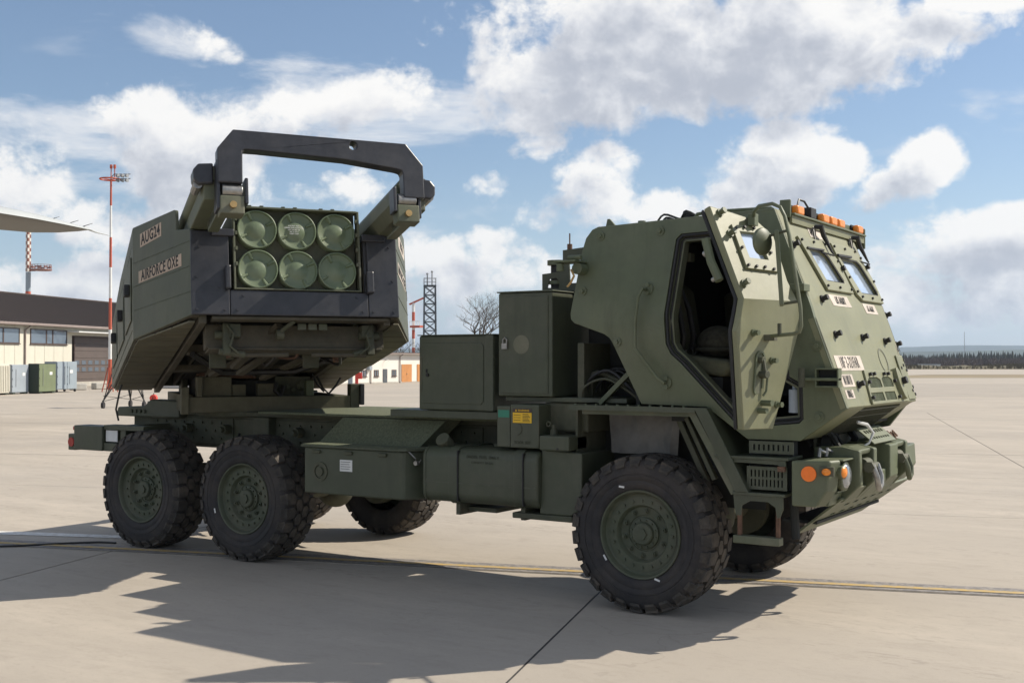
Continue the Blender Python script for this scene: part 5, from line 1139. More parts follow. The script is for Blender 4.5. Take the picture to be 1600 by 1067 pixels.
# recessed latch
ol = [(.475 + .036 * math.cos(R(a)) , (1.875 if a < 180 else 1.68) + .036 * math.sin(R(a))) for a in list(range(0, 181, 20)) + list(range(180, 361, 20))]
ol = [(u - (v - 1.78) * .12, v) for u, v in ol]
mb = MB(); mb.plate(inset(ol, -.012), [ol], dmap, .001, .012); lt = mb.build('latch_rim', 'green', door)
mb = MB(); mb.plate(ol, [], dmap, .0005, .003); mb.build('latch_recess', 'green_worn', lt)
mb = MB(); mb.cyl(dmap(.465, 1.865, 0), dmap(.465, 1.865, .04), .022, 14); mb.bar(dmap(.465, 1.865, .035), dmap(.455, 1.77, .045), .022, .016); mb.cyl(dmap(.455, 1.77, 0), dmap(.455, 1.77, .06), .026, 14); mb.build('latch_handle', 'green_dirty', door, bevel=.003)
mb = MB(); mb.tube([dmap(.42, 1.86, .01), dmap(.405, 1.76, .02), dmap(.42, 1.66, .02), dmap(.44, 1.63, .01)], .008, 6); mb.build('latch_guard', 'green', door, smooth=True)
# edge fittings
mb = MB(); mb.tube([dmap(.655, 2.70, -.10), dmap(.665, 2.55, -.11), dmap(.66, 2.42, -.10)], .03, 8); mb.build('edge_bumper', 'green', door, smooth=30)
mb = MB(); mb.cyl(dmap(.65, 2.62, -.15), dmap(.65, 2.62, -.10), .02, 10); mb.cyl(dmap(.67, 2.44, -.14), dmap(.67, 2.44, -.10), .016, 10); mb.build('edge_fitting', 'steel', door)
# hinge blocks on the cab side
for z_ in (1.74,):
    hi_ = P('door_hinge', 'green', cab, (1.22, 1.50, -1.24, -1.17, z_ - .015, z_ + .005), bevel=.004)
    P('hinge_plate', 'green', hi_, (1.34, 1.50, -1.235, -1.165, z_ - .06, z_ - .05), (1.34, 1.50, -1.235, -1.165, z_ + .06, z_ + .07), (1.34, 1.35, -1.235, -1.165, z_ - .05, z_ + .06), (1.49, 1.50, -1.235, -1.165, z_ - .05, z_ + .06)); P('hinge_plate', 'dark', hi_, (1.351, 1.489, -1.178, -1.17, z_ - .05, z_ + .06))
    mb = MB(); mb.cyl((1.25, -1.24, z_ - .06), (1.25, -1.24, z_ + .07), .022, 12); mb.build('hinge_pin', 'green_dirty', hi_)
P('door_hinge', 'green', cab, (1.18, 1.28, -1.27, -1.15, 2.33, 2.38), bevel=.004)
# mirrors
mb = MB(); mb.tube([(.98, -1.42, 2.80), (1.02, -1.50, 2.86), (1.10, -1.62, 2.875), (1.24, -1.75, 2.865), (1.29, -1.75, 2.84), (1.32, -1.75, 2.78), (1.35, -1.75, 2.65), (1.42, -1.75, 2.2), (1.425, -1.75, 2.08), (1.41, -1.745, 2.04), (1.37, -1.73, 2.03), (1.16, -1.60, 2.02)], .0125, 9); ma = mb.build('mirror_arm', 'green', door, smooth=True)
mb = MB(); mb.tube([(1.19, -1.72, 2.66), (1.35, -1.75, 2.69)], .009, 6); mb.build('mirror_bracket', 'green_dirty', ma); mb = MB(); mb.tube([(1.30, -1.75, 2.22), (1.42, -1.75, 2.235)], .009, 6); mb.build('mirror_bracket', 'green_dirty', ma); mb = MB(); mb.cyl((1.25, -1.66, 2.02), (1.25, -1.66, 2.10), .014, 8); mb.build('mirror_pin', 'green_dirty', ma); P('arm_mount', 'green', ma, (.96, 1.01, -1.47, -1.40, 2.77, 2.85), bevel=.003); P('arm_mount', 'green_dirty', ma, (1.08, 1.2, -1.62, -1.56, 1.99, 2.03), bevel=.003)
vd = (V(1.27, -1.75, 0) - V(CAM.x, CAM.y, 0)).normalized(); mm = frame_mtx((1.275, -1.73, 2.45), (vd.x, vd.y, 0), (-.07, .0, 1))
mb = MB(); mb.box(-.08, .10, -.24, .24, -.014, .014, mm); mb.build('mirror', 'green', ma, bevel=.006)
nn = V(.55, -.83, .05).normalized(); nn = (V(CAM.x - 1.17, CAM.y + 1.75, 0).normalized() @ Matrix.Identity(3)); ang = R(52); nn = Matrix.Rotation(ang, 3, 'Z') @ nn
mm = nn.to_track_quat('Z', 'Y').to_matrix().to_4x4(); mm.translation = V(1.17, -1.75, 2.625)
mb = MB(); mb.lathe([(.088, -.01), (.090, 0), (.086, .012), (.05, .034), (0, .04)], 28, mm); mb.build('round_mirror', 'green', ma, smooth=30)

# ---- cab interior
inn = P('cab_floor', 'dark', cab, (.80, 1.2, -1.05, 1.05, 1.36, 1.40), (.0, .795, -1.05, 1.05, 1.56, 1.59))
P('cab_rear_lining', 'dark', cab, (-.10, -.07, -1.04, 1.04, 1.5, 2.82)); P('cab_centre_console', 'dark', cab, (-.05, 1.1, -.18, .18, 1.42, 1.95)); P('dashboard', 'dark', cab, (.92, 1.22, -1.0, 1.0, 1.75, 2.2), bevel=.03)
st = MB(); st.prism([(.02, 1.72), (.14, 1.74), (.20, 2.05), (.14, 2.40), (.06, 2.46), (-.03, 2.42)], -.98, -.50, lambda u, v, w: (u, w, v)); seat = st.build('seat', 'cloth', cab, bevel=.03, seg=3, smooth=50)
mb = MB(); mb.prism([(.10, 1.80), (.58, 1.74), (.64, 1.80), (.62, 1.86), (.12, 1.92)], -.98, -.46, lambda u, v, w: (u, w, v)); mb.build('seat_cushion', 'cloth', seat, bevel=.03, seg=3, smooth=50)
P('seat_base', 'dark', seat, (.15, .56, -.95, -.5, 1.41, 1.74)); P('headrest', 'cloth', seat, (.0, .08, -.86, -.62, 2.47, 2.66), bevel=.03)
for y_ in (-.90, -.72):
    mb = MB(); mb.tube([(.10, y_, 2.44), (.19, y_, 2.25), (.225, y_, 2.05), (.21, y_ + .01, 1.95)], .022, 6); mb.build('seat_belt', 'cable', seat)
    mb = MB(); n = 12; mb.tube([(.25, y_ - .04 + .032 * math.cos(PI + PI * i / n), 1.94 + .03 * math.sin(PI + PI * i / n)) for i in range(n + 1)], .005, 5); mb.build('belt_buckle', 'steel', seat)
for sd_ in (.46,):
    mb = MB(); mb.prism([(.02, 1.72), (.14, 1.74), (.20, 2.05), (.14, 2.40), (.06, 2.46), (-.03, 2.42)], .45, .95, lambda u, v, w: (u, w, v)); mb.build('seat', 'cloth', cab, bevel=.03)
    P('grab_panel', 'cloth', cab, (.22, .30, -.94, -.86, 2.60, 2.66))
mb = MB(); mb.cyl((1.14, -1.06, 1.50), (1.14, -1.06, 1.66), .042, 16); mb.cyl((1.14, -1.06, 1.66), (1.14, -1.06, 1.70), .018, 10); t = mb.build('fire_extinguisher', 'greyc', smooth=30); tag(t, 'slim grey bottle standing in the door sill of the cab', 'fire extinguisher')
hm = MB(); hm.sphere((.40, -.66, 2.0), .15, 18, 12, (1.05, 1.0, .85)); hl_ = hm.build('helmet', 'camo', smooth=True); tag(hl_, 'round camouflage helmet lying on the cab seat', 'helmet')
mb = MB(); n = 22; mb.tube([(.40 + .16 * math.cos(2 * PI * i / n), -.66 + .152 * math.sin(2 * PI * i / n), 1.945) for i in range(n + 1)], .016, 6); mb.build('helmet_band', 'camo', hl_)

# ---- front fender, steps
fd = P('fender_top', 'gdark', TR, (-.58, .45, -1.215, -.72, 1.505, 1.522))
mb = MB()
x_ = -.54
while x_ < .44: mb.cyl((x_, -1.19, 1.522), (x_, -1.19, 1.534), .011, 6); mb.cyl((x_, -.80, 1.522), (x_, -.80, 1.534), .011, 6); x_ += .09
mb.build('fender_bolts', 'green', fd, stuff=True)
P('fender_rail', 'green_worn', fd, (-.50, .40, -1.16, -1.12, 1.455, 1.503)); P('fender_lip', 'gdark', fd, (-.58, .46, -1.222, -1.213, 1.488, 1.524))
mb = MB(); mb.add([(.45, -1.222, 1.524), (.55, -1.222, 1.524), (.86, -1.222, .945), (.76, -1.222, .945), (.45, -.75, 1.524), (.55, -.75, 1.524), (.86, -.75, .945), (.76, -.75, .945)], [(0, 1, 2, 3), (4, 7, 6, 5), (0, 4, 5, 1), (1, 5, 6, 2), (2, 6, 7, 3), (3, 7, 4, 0)]); mb.build('fender_slope', 'gdark', fd, bevel=.005)
mb = MB(); mb.bar((.41, -1.18, 1.50), (.74, -1.18, .93), .012, .05); mb.build('fender_flange', 'green_worn', fd)
M['flap'] = mat('dusty_grey_flap', (0.15, 0.145, 0.135), 0.95, var=.3, scale=5, bump=.6, bscale=9, dust=(.27, .25, .22), dustamt=.7)
mb = MB(); n = 12; vs = []
for i in range(n + 1):
    for j in range(5):
        u = -.45 + .62 * i / n; z = 1.50 - .36 * j / 4; vs.append((u - (.05 * j / 4 if i > 9 else 0), -.80 + .018 * math.sin(u * 19 + j) + .012 * math.sin(u * 41), z))
mb.add(vs, [(i * 5 + j, (i + 1) * 5 + j, (i + 1) * 5 + j + 1, i * 5 + j + 1) for i in range(n) for j in range(4)]); mb.build('splash_flap', M['flap'], fd, smooth=True, recalc=False)
P('arch_liner', 'dark', fd, (-.6, .75, -.60, -.585, .75, 1.5)); 
P('arch_liner', 'green_dirty', fd, (-.62, -.60, -1.05, -.5, .8, 1.5))
mb = MB(); mb.bar((.30, -1.0, 1.44), (.52, -1.0, 1.0), .05, .03); mb.bar((.18, -.9, 1.44), (.42, -.9, .95), .04, .04); mb.build('brace', 'green_dirty', fd)
sp_ = P('step_upper', 'gdark', TR, (.60, 1.14, -1.21, -.90, 1.175, 1.195), bevel=.003)
mb = MB(); mb.prism([(.62, 1.173), (1.12, 1.173), (1.12, 1.12), (1.06, 1.145), (.75, 1.15), (.68, 1.13)], -1.20, -1.185, lambda u, v, w: (u, w, v)); mb.build('step_skirt', 'gdark', sp_)
def slotted(x0, x1, z0, z1, y, n, rows, parent, name='vent_panel'):
    hs = []; w = (x1 - x0 - .04) / n; hh = (z1 - z0 - .03) / rows
    for r_ in range(rows):
        for k in range(n): a = x0 + .02 + k * w + w * .28; b = a + w * .42; c0 = z0 + .015 + r_ * hh + hh * .12; c1 = c0 + hh * .76; hs.append([(a, c0), (b, c0), (b, c1), (a, c1)])
    mb = MB(); mb.plate([(x0, z0), (x1, z0), (x1, z1), (x0, z1)], hs, lambda u, v, w_: (u, y - w_, v), 0, .012); return mb.build(name, 'gdark', parent)
slotted(.84, 1.16, 1.215, 1.30, -1.14, 8, 1, TR); slotted(.83, 1.12, .965, 1.125, -1.16, 9, 2, TR)
P('vent_backing', 'dark', TR, (.80, 1.12, -1.05, -.95, .96, 1.30)); P('step_lower', 'gdark', TR, (.735, 1.12, -1.215, -.90, .925, .945), bevel=.003); P('latch_block', 'rust', TR, (1.07, 1.12, -1.22, -1.19, 1.10, 1.135))
mb = MB(); mb.prism([(.74, .922), (1.10, .922), (1.10, .84), (1.075, .78), (1.055, .78), (1.045, .85), (.99, .885), (.86, .885), (.80, .85), (.795, .78), (.76, .78), (.745, .84)], -1.195, -1.18, lambda u, v, w: (u, w, v)); mb.build('step_hanger', 'gdark', TR)
for x_ in (.775, 1.055): P('step_strap', 'rust', TR, (x_ - .012, x_ + .012, -1.18, -1.15, .64, .84))
P('hanging_step', 'green_worn', TR, (.735, 1.075, -1.20, -1.12, .585, .64), bevel=.006)
mb = MB(); mb.tube([(.70, -1.0, 1.10), (.84, -1.0, 1.06)], .02, 8); mb.build('shock_absorber', 'steel', TR)
# engine bay clutter under the cab
eb = MB(); rs = random.Random(4)
eb.box(.2, 1.1, -.55, .55, .85, 1.30)
for q in range(9):
    p0 = V(1.12 + rs.uniform(0, .2), rs.uniform(-.9, .5), rs.uniform(1.0, 1.2)); eb.tube([p0, p0 + V(.05, .05, .12), p0 + V(-.03, .12, .2), p0 + V(-.1, .1, .3)], rs.uniform(.012, .03), 6)
eb.cyl((1.2, -.62, 1.24), (1.28, -.62, 1.24), .085, 16); eb.cyl((1.02, -.98, 1.0), (1.02, -.98, 1.3), .04, 10); eb.cyl((1.13, -1.02, .62), (1.08, -1.0, 1.3), .03, 10)
eb.build('engine_hoses', 'dark', TR)
P('radiator_screen', 'green_dirty', TR, (1.15, 1.17, -.7, .7, 1.12, 1.4)); rp = MB(); rp.plate([(-.42, 0), (.16, 0), (.16, .16), (-.42, .16)], [[(-.36 + .06 * k, .10), (-.32 + .06 * k, .10), (-.32 + .06 * k, .13), (-.36 + .06 * k, .13)] for k in range(8)] + [[(-.36 + .06 * k, .04), (-.32 + .06 * k, .04), (-.32 + .06 * k, .06), (-.36 + .06 * k, .06)] for k in range(8)], lambda u, v, w: (1.50 - v * .8 + w * .6, u, 1.255 + v * .65 + w * .7), 0, .01); rp.build('access_plate', 'green', TR)
mb = MB(); mb.tube([(1.42, -.55, 1.42), (1.47, -.48, 1.40), (1.50, -.43, 1.34), (1.48, -.46, 1.27), (1.42, -.52, 1.22)], [.012, .014, .012, .008, .008], 6); mb.build('white_cable', 'white', TR, smooth=True)
mb = MB()
for q in range(6): mb.tube([(1.36 + .02 * q, .15 + .04 * q, 1.24), (1.40, .2 + .05 * q, 1.29 + .01 * (q % 3)), (1.42, .32 + .04 * q, 1.265)], .007, 5)
mb.build('wiring', 'rust', TR)
mb = MB()
for q in range(5): mb.cyl((1.27 + .03 * q, -.95 + .07 * q, 1.19), (1.27 + .03 * q, -.93 + .07 * q, 1.25), .014, 8); mb.tube([(1.27 + .03 * q, -.94 + .07 * q, 1.24), (1.3 + .03 * q, -.9 + .07 * q, 1.22)], .012, 6)
mb.build('hydraulic_couplings', 'steel', TR)

# ---- bumper
def bx_(u): return -.075 * max(0, (u - .2)) ** 1.2 if u > .2 else 0     # swept-back far half
def bprism(y0, y1, prof, name='bumper', m='green', bev=.012):
    mb = MB(); mb.prism(prof, y0, y1, lambda u, v, w: (u + bx_(w) + (-.04 * max(0, (-1.08 - w)) / .12), w, v)); return mb.build(name, m, TR, bevel=bev)
bump = bprism(-1.2, -1.085, [(1.20, 1.18), (1.465, 1.19), (1.47, 1.17), (1.445, .98), (1.37, .87), (1.20, .87)])
def bp_part(y0, y1, prof, name, m='green', bev=.01):
    o = bprism(y0, y1, prof, name, m, bev); o.parent = bump; return o
bp_part(-1.083, -.84, [(1.20, 1.18), (1.485, 1.19), (1.485, 1.178), (1.35, 1.17), (1.35, .97), (1.40, .945), (1.38, .868), (1.20, .87)], 'headlight_bay')
bp_part(-.838, -.78, [(1.20, 1.25), (1.40, 1.26), (1.52, 1.235), (1.53, 1.0), (1.40, .87), (1.20, .87)], 'bumper_block'); bp_part(-.52, -.44, [(1.20, 1.25), (1.42, 1.26), (1.53, 1.235), (1.53, 1.0), (1.40, .87), (1.20, .87)], 'bumper_block')
bp_part(-.779, -.521, [(1.20, 1.25), (1.42, 1.26), (1.51, 1.235), (1.50, 1.20), (1.36, 1.19), (1.36, 1.0), (1.48, .97), (1.40, .87), (1.20, .87)], 'tow_pocket')
bp_part(-.438, -.10, [(1.25, 1.06), (1.50, 1.06), (1.50, .97), (1.40, .87), (1.25, .87)], 'bumper_centre'); bp_part(-.438, -.10, [(1.25, 1.24), (1.30, 1.24), (1.30, 1.062), (1.25, 1.062)], 'bumper_back', 'dark')
bp_part(-.098, .12, [(1.20, 1.245), (1.42, 1.255), (1.53, 1.235), (1.53, 1.0), (1.40, .87), (1.20, .87)], 'bumper_block')
bp_part(.122, .38, [(1.20, 1.25), (1.42, 1.26), (1.52, 1.235), (1.51, 1.20), (1.36, 1.19), (1.36, 1.0), (1.48, .97), (1.40, .87), (1.20, .87)], 'tow_pocket')
bp_part(.382, .46, [(1.20, 1.25), (1.42, 1.26), (1.53, 1.235), (1.53, 1.0), (1.40, .87), (1.20, .87)], 'bumper_block'); bp_part(.462, 1.2, [(1.20, 1.16), (1.46, 1.17), (1.47, 1.0), (1.38, .87), (1.20, .87)], 'bumper_end')
P('pocket_back', 'dark', bump, (1.33, 1.34, -.779, -.521, 1.0, 1.19)); P('pocket_back', 'dark', bump, (1.32, 1.33, .122, .38, 1.0, 1.19))
P('blue_label', 'blue', bump, (1.302, 1.306, -.30, -.14, 1.12, 1.17))
def lamp(name, c_, r, m, parent, nrm=(1, 0, 0), dome=.35):
    q = Vector(nrm).normalized().to_track_quat('Z', 'Y').to_matrix().to_4x4(); q.translation = Vector(c_)
    mb = MB(); mb.lathe([(r * 1.12, -.03), (r * 1.12, .012), (r, .016)], 26, q, caps=False); h_ = mb.build(name, 'green', parent, smooth=30)
    mb = MB(); mb.lathe([(r, .01), (r * .9, .012 + r * dome * .4), (r * .6, .012 + r * dome * .8), (0, .012 + r * dome)], 26, q, caps=False); mb.build('lens', m, h_, smooth=True); return h_
lamp('headlight', (1.455, -.975, 1.072), .088, 'lamp', bump); lamp('turn_signal', (1.475, -1.08, 1.105), .040, 'amber', bump, (1, -.25, 0)); P('lamp_ring', 'green', bump, (1.36, 1.44, -1.07, -.87, .962, .972))
mb = MB(); mb.cyl((1.285, -1.2, 1.095), (1.285, -1.212, 1.095), .052, 26); mb.build('side_reflector', 'orange', bump)
P('marker_housing', 'green_dirty', bump, (1.36, 1.46, -1.218, -1.199, 1.085, 1.15), bevel=.005); mb = MB(); mb.sphere((1.41, -1.222, 1.115), .032, 14, 8, (1, .5, .75)); mb.build('side_marker_lamp', 'amber', bump, smooth=True)
for y_, xo in ((-.65, 0), (.25, -.02)):
    mb = MB(); mb.cyl((1.50 + xo, y_ - .07, 1.13), (1.50 + xo, y_ + .07, 1.13), .045, 16); mb.cyl((1.56 + xo, y_ - .09, 1.12), (1.56 + xo, y_ + .09, 1.12), .026, 12); mb.cyl((1.56 + xo, y_ - .11, 1.12), (1.56 + xo, y_ - .085, 1.12), .04, 6); tw_ = mb.build('tow_pin', 'green_dirty', bump, smooth=30)
    mb = MB(); mb.tube([(1.57 + xo, y_ - .055, 1.13), (1.60 + xo, y_ - .05, 1.05), (1.605 + xo, y_ - .035, .99), (1.60 + xo, y_, .965), (1.605 + xo, y_ + .035, .99), (1.60 + xo, y_ + .05, 1.05), (1.57 + xo, y_ + .055, 1.13)], .021, 9); mb.build('shackle', 'steel' if y_ < 0 else 'green_worn', bump, smooth=True)
# skid plate with lightening holes
hs = []
for r_ in range(3):
    for k in range(6): a = -.60 + k * .22 + (.04 * r_); b0 = .16 + .26 * r_; hs.append([(a, b0), (a + .12, b0), (a + .11, b0 + .07), (a - .01, b0 + .07)])
mb = MB(); mb.plate([(-.82, 0), (.78, 0), (.92, 1), (-.92, 1)], hs, lambda u, v, w: (1.05 + .36 * v + w * .6, u, .63 + .28 * v - w * .8), 0, .014); sk = mb.build('skid_plate', 'green', TR)
P('skid_lining', 'dark', sk, (.95, 1.2, -.78, .78, .70, .72))

# ================================================================== turntable and launcher
yaw = R(-34.6)
TM = Matrix.Translation((-5.14, 0, 0)) @ Matrix.Rotation(yaw, 4, 'Z')       # turntable: x = where the launcher points
LO = V(-2.8824, -1.7544, 2.4394); LN = V(.81085, -.55994, .17026); LL = V(.56824, .82287, 0); LU = V(-.1401, .09675, .9854)
LM = Matrix((LN, LL, LU)).transposed().to_4x4(); LM.translation = LO           # launcher: origin at the lower middle of the pod face
def T_(mb, name, m, parent=TR, **k): return mb.build(name, m, parent, mtx=TM, **k)
def L_(mb, name, m, parent=None, **k): return mb.build(name, m, parent or cage, mtx=LM, **k)
def TP(name, m, *boxes, parent=TR, bevel=.008):
    mb = MB()
    for b in boxes: mb.box(*b)
    return T_(mb, name, m, parent, bevel=bevel)
def LP(name, m, *boxes, parent=None, bevel=.006):
    mb = MB()
    for b in boxes: mb.box(*b)
    return L_(mb, name, m, parent, bevel=bevel)
# ring and platform
mb = MB(); mb.lathe([(.62, 1.30), (.62, 1.345), (.56, 1.35), (.56, 1.38), (0, 1.38)], 48, Matrix.Translation((-5.14, 0, 0)), caps=False); ring = mb.build('slewing_ring', 'green_dirty', TR, smooth=30)
fb = TP('turret_beam', 'slat', (.42, .56, -.80, .88, 1.345, 1.50)); TP('turret_beam', 'slat', (-.95, .418, -.80, -.70, 1.345, 1.52)); TP('turret_beam', 'green_dirty', (-.95, .418, .78, .88, 1.345, 1.50)); TP('turret_beam', 'green_dirty', (-1.05, -.952, -.80, .88, 1.345, 1.52))
TP('turret_post', 'slat', (.50, .60, -.84, -.765, 1.33, 1.60)); TP('turret_post', 'slat', (.48, .60, -.69, -.64, 1.502, 1.70)); TP('turret_post', 'green', (.44, .54, .42, .50, 1.502, 1.66))
TP('turret_post', 'green_dirty', (.42, .56, .882, .98, 1.36, 1.62)); TP('turret_post', 'black', (.44, .58, .985, 1.03, 1.40, 1.62)); TP('turret_floor', 'green_dirty', (-.95, .42, -.7, .78, 1.385, 1.40))
TP('valve_cabinet', 'slat', (.36, .47, -.62, -.33, 1.502, 1.70)); TP('valve_cabinet', 'slat', (.30, .44, -.32, -.18, 1.502, 1.62), (.30, .44, -.06, .14, 1.502, 1.63)); TP('valve_cabinet', 'dark', (.05, .30, -.5, .5, 1.40, 1.66))
TP('actuator_housing', 'green_dirty', (-.2, .34, .14, .50, 1.41, 1.70)); TP('actuator_housing', 'dark', (-.8, -.2, -.6, .6, 1.40, 1.78))
mb = MB()
for q in range(5):
    y0 = -.5 + .03 * q; mb.tube([(.25, y0 - .15, 1.72 + .012 * q), (.33, y0 + .1, 1.70 + .01 * q), (.30, y0 + .32, 1.69)], .012, 6)
T_(mb, 'red_hoses', 'rust', smooth=True)
mb = MB(); mb.tube([(.45, .55, 1.70), (.50, .60, 1.58), (.52, .66, 1.52), (.50, .74, 1.60), (.46, .80, 1.68)], .012, 6); T_(mb, 'turret_hose', 'cable', smooth=True); mb = MB(); mb.tube([(.47, .12, 1.64), (.50, .10, 1.55), (.50, .16, 1.50), (.46, .2, 1.6)], .022, 6); T_(mb, 'turret_hose', 'cable', smooth=True); mb = MB(); mb.tube([(.45, .50, 1.72), (.50, .54, 1.62), (.47, .62, 1.54)], .01, 6); T_(mb, 'turret_hose', 'cable', smooth=True)
mb = MB()
for k in range(5): a = Vector((.36, .20 + .06 * k, 1.56 + .03 * (k % 2))); mb.cyl(a, a + V(.03, 0, 0), .02, 10)
mb.cyl((.34, .40, 1.60), (.40, .42, 1.62), .05, 14); T_(mb, 'turret_fittings', 'green_worn', stuff=True)
for y_ in (-.45, .45):
    mb = MB(); mb.cyl((-.6, y_, 1.50), (.20, y_ * .9, 1.86), .06, 14); mb.cyl((.20, y_ * .9, 1.86), (.45, y_ * .86, 1.97), .035, 12); T_(mb, 'lift_cylinder', 'green_dirty', smooth=30)
for y_ in (-.66, .66): 
    mb = MB(); mb.prism([(-1.0, 1.41), (-.55, 1.41), (-.70, 1.75), (-.92, 1.75)], y_ - .03, y_ + .03, lambda u, v, w: (u, w, v)); T_(mb, 'trunnion_bracket', 'green_dirty', bevel=.008)

# launcher cage: one shell body (inner side walls), with panels, frame and booms as its parts
cg = MB()
for sd in (-1, 1):
    cg.box(-3.85, -.02, min(sd * .60, sd * .57), max(sd * .60, sd * .57), -.20, .46)          # inner walls
cage = L_(cg, 'launcher_cage', 'under', TR, bevel=.004)
def cside(sd):
    # chamfered cheek
    ch_ = lambda u, v, w: ((-u), sd * (.866 + u * .404 - w * 0) + sd * w * .93, v)
    outl = [(0.0, -.215), (.92, -.245), (.92, .75), (.24, .725), (.215, .71), (.21, .545), (0.0, .50)]
    mb = MB(); mb.plate(outl, [], ch_, -.03, 0); ck = L_(mb, 'cheek_panel', 'glaunch', bevel=.006)
    sw = lambda u, v, w: (-u, sd * (1.238 + w), v)
    mb = MB(); mb.plate([(.92, -.245), (3.88, -.22), (3.88, -.12), (3.80, .46), (2.5, .66), (.92, .75)], [], sw, -.03, 0); sp_ = L_(mb, 'side_panel', 'glaunch', bevel=.006)
    for (x0, x1, z0, z1) in ((1.05, 1.75, -.05, .52), (1.95, 2.75, -.05, .45), (2.9, 3.6, -.05, .38)):
        h_ = LP('side_hatch', 'glaunch', (-x1, -x0, min(sd * 1.239, sd * 1.252), max(sd * 1.239, sd * 1.252), z0, z1), parent=sp_)
        q = LP('hatch_handle', 'seal', (-x0 - .14, -x0 - .05, min(sd * 1.253, sd * 1.30), max(sd * 1.253, sd * 1.30), (z0 + z1) / 2 - .05, (z0 + z1) / 2 + .05), parent=h_)
    # rivet rows
    mb = MB()
    for v in (-.02, .19, .40):
        for k in range(44): u = .02 + k * .0205; p = Vector(ch_(u, v + .03 * u, 0)); mb.cyl(p, p + V(.4, sd * .91, 0) * .0035, .0045, 5)
    for z in (.60, -.15):
        for k in range(60): mb.cyl((-1 - k * .045, sd * 1.238, z - k * .0035 if z > 0 else z), (-1 - k * .045, sd * 1.242, z - k * .0035 if z > 0 else z), .005, 5)
    L_(mb, 'rivets', 'glaunch', ck, recalc=False, stuff=True)
    # underside skin and slats
    mb = MB(); mb.add([(-.02, sd * .80, -.222), (-.02, sd * .86, -.222), (-.92, sd * 1.222, -.252), (-3.86, sd * 1.222, -.228), (-3.86, sd * .80, -.228), (-.02, sd * .80, -.19), (-.02, sd * .86, -.19), (-.92, sd * 1.222, -.20), (-3.86, sd * 1.222, -.20), (-3.86, sd * .80, -.20)],
        [(0, 1, 2, 3, 4), (5, 9, 8, 7, 6), (0, 5, 6, 1), (1, 6, 7, 2), (2, 7, 8, 3), (3, 8, 9, 4), (4, 9, 5, 0)]); us = L_(mb, 'underside_skin', 'under', bevel=.004)
    for k in range(14):
        x1 = -.06 - k * .268; x0 = x1 - .248; yo = 1.212 if x0 < -.92 else (.866 + (-x1) * .404 - .02); yo = min(yo, 1.212)
        zz_ = -.256 if x1 > -2 else -.246
        yf = min(.866 - x1 * .404 - .012, 1.212); yb = min(.866 - x0 * .404 - .012, 1.212); mb = MB(); mb.prism([(x0, sd * .83), (x1, sd * .83), (x1, sd * yf), (x0, sd * yb)], zz_ - .010, zz_ + .006, lambda u, v, w: (u, v, w)); L_(mb, 'underside_slat', 'slat', us, bevel=.003)
    mb = MB(); mb.box(-3.86, -.04, min(sd * .80, sd * .74), max(sd * .80, sd * .74), -.275, -.19); L_(mb, 'keel_rail', 'under', us, bevel=.006)
    # top skin
    mb = MB(); mb.add([(-.0, sd * .60, .50), (-.0, sd * .855, .50), (-.90, sd * 1.22, .62), (-3.80, sd * 1.22, .44), (-3.84, sd * .60, .44), (-.9, sd * .6, .55)], [(0, 1, 2, 5), (5, 2, 3, 4)]); mb2 = mb; L_(mb2, 'top_skin', 'glaunch', recalc=False)
    return ck, sp_
ckR, spR = cside(-1); ckL, spL = cside(1)
LP('rear_panel', 'green_dirty', (-3.87, -3.84, -1.22, 1.22, -.2, .44)); LP('pod_floor', 'under', (-3.8, -.03, -.56, .56, -.06, -.02))
# open underside: beams, hoists gear, braces
LP('cross_beam', 'under', (-.42, -.28, -.72, .80, -.43, -.235)); LP('cross_beam', 'under', (-1.5, -1.36, -.73, .73, -.28, -.20)); LP('cross_beam', 'under', (-2.6, -2.46, -.73, .73, -.26, -.20))
LP('beam_flange', 'under', (-.45, -.25, -.70, .78, -.452, -.432)); LP('front_sill', 'under', (-.12, -.01, -.70, .78, -.245, -.217))
for y_ in (-.38, .12, .45): LP('stringer', 'under', (-3.7, -.45, y_ - .03, y_ + .03, -.30, -.21))
for (a, b) in (((-.2, -.12, -.25), (-.75, -.42, -.52)), ((-.2, .18, -.24), (-1.2, -.30, -.50)), ((-1.0, .5, -.28), (-2.0, .05, -.42)), ((-.8, -.1, -.3), (-1.9, -.45, -.4))):
    mb = MB(); mb.bar(a, b, .07, .035); L_(mb, 'brace', 'under')
for y_, dy in ((-.56, 1), (.66, -1)):
    mb = MB(); mb.box(-.27, -.18, y_ - .03, y_ + .03, -.50, -.24); mb.cyl((-.24, y_ - .09, -.33), (-.24, y_ + .09, -.33), .035, 12); mb.cyl((-.22, y_ - .06, -.47), (-.22, y_ + .15 * dy, -.50), .028, 10); mb.box(-.30, -.16, y_ + .05 * dy - .03, y_ + .05 * dy + .06, -.36, -.25); mb.tube([(-.16, y_, -.26), (-.13, y_ + .05 * dy, -.34), (-.15, y_ + .02 * dy, -.44), (-.18, y_ + .1 * dy, -.5)], .012, 6)
    L_(mb, 'latch_gear', 'green_dirty', bevel=.004)
mb = MB(); mb.cyl((-.22, -.50, -.505), (-.22, -.05, -.50), .018, 8); mb.cyl((-.22, .15, -.50), (-.22, .62, -.505), .018, 8); L_(mb, 'latch_rod', 'under')
for y0, m_ in ((-.65, 'green_dirty'), (.42, 'rust'), (.15, 'green_dirty')): LP('hanger_plate', m_, (-.60, -.57, y0, y0 + (.05 if m_ == 'rust' else .14), -.55 if m_ != 'rust' else -.50, -.42))
mb = MB(); mb.cyl((-.19, -.12, -.31), (-.05, -.02, -.24), .018, 8); mb.cyl((-.20, -.15, -.33), (-.20, -.09, -.33), .045, 12); L_(mb, 'link_arm', 'green_dirty')
mb = MB()
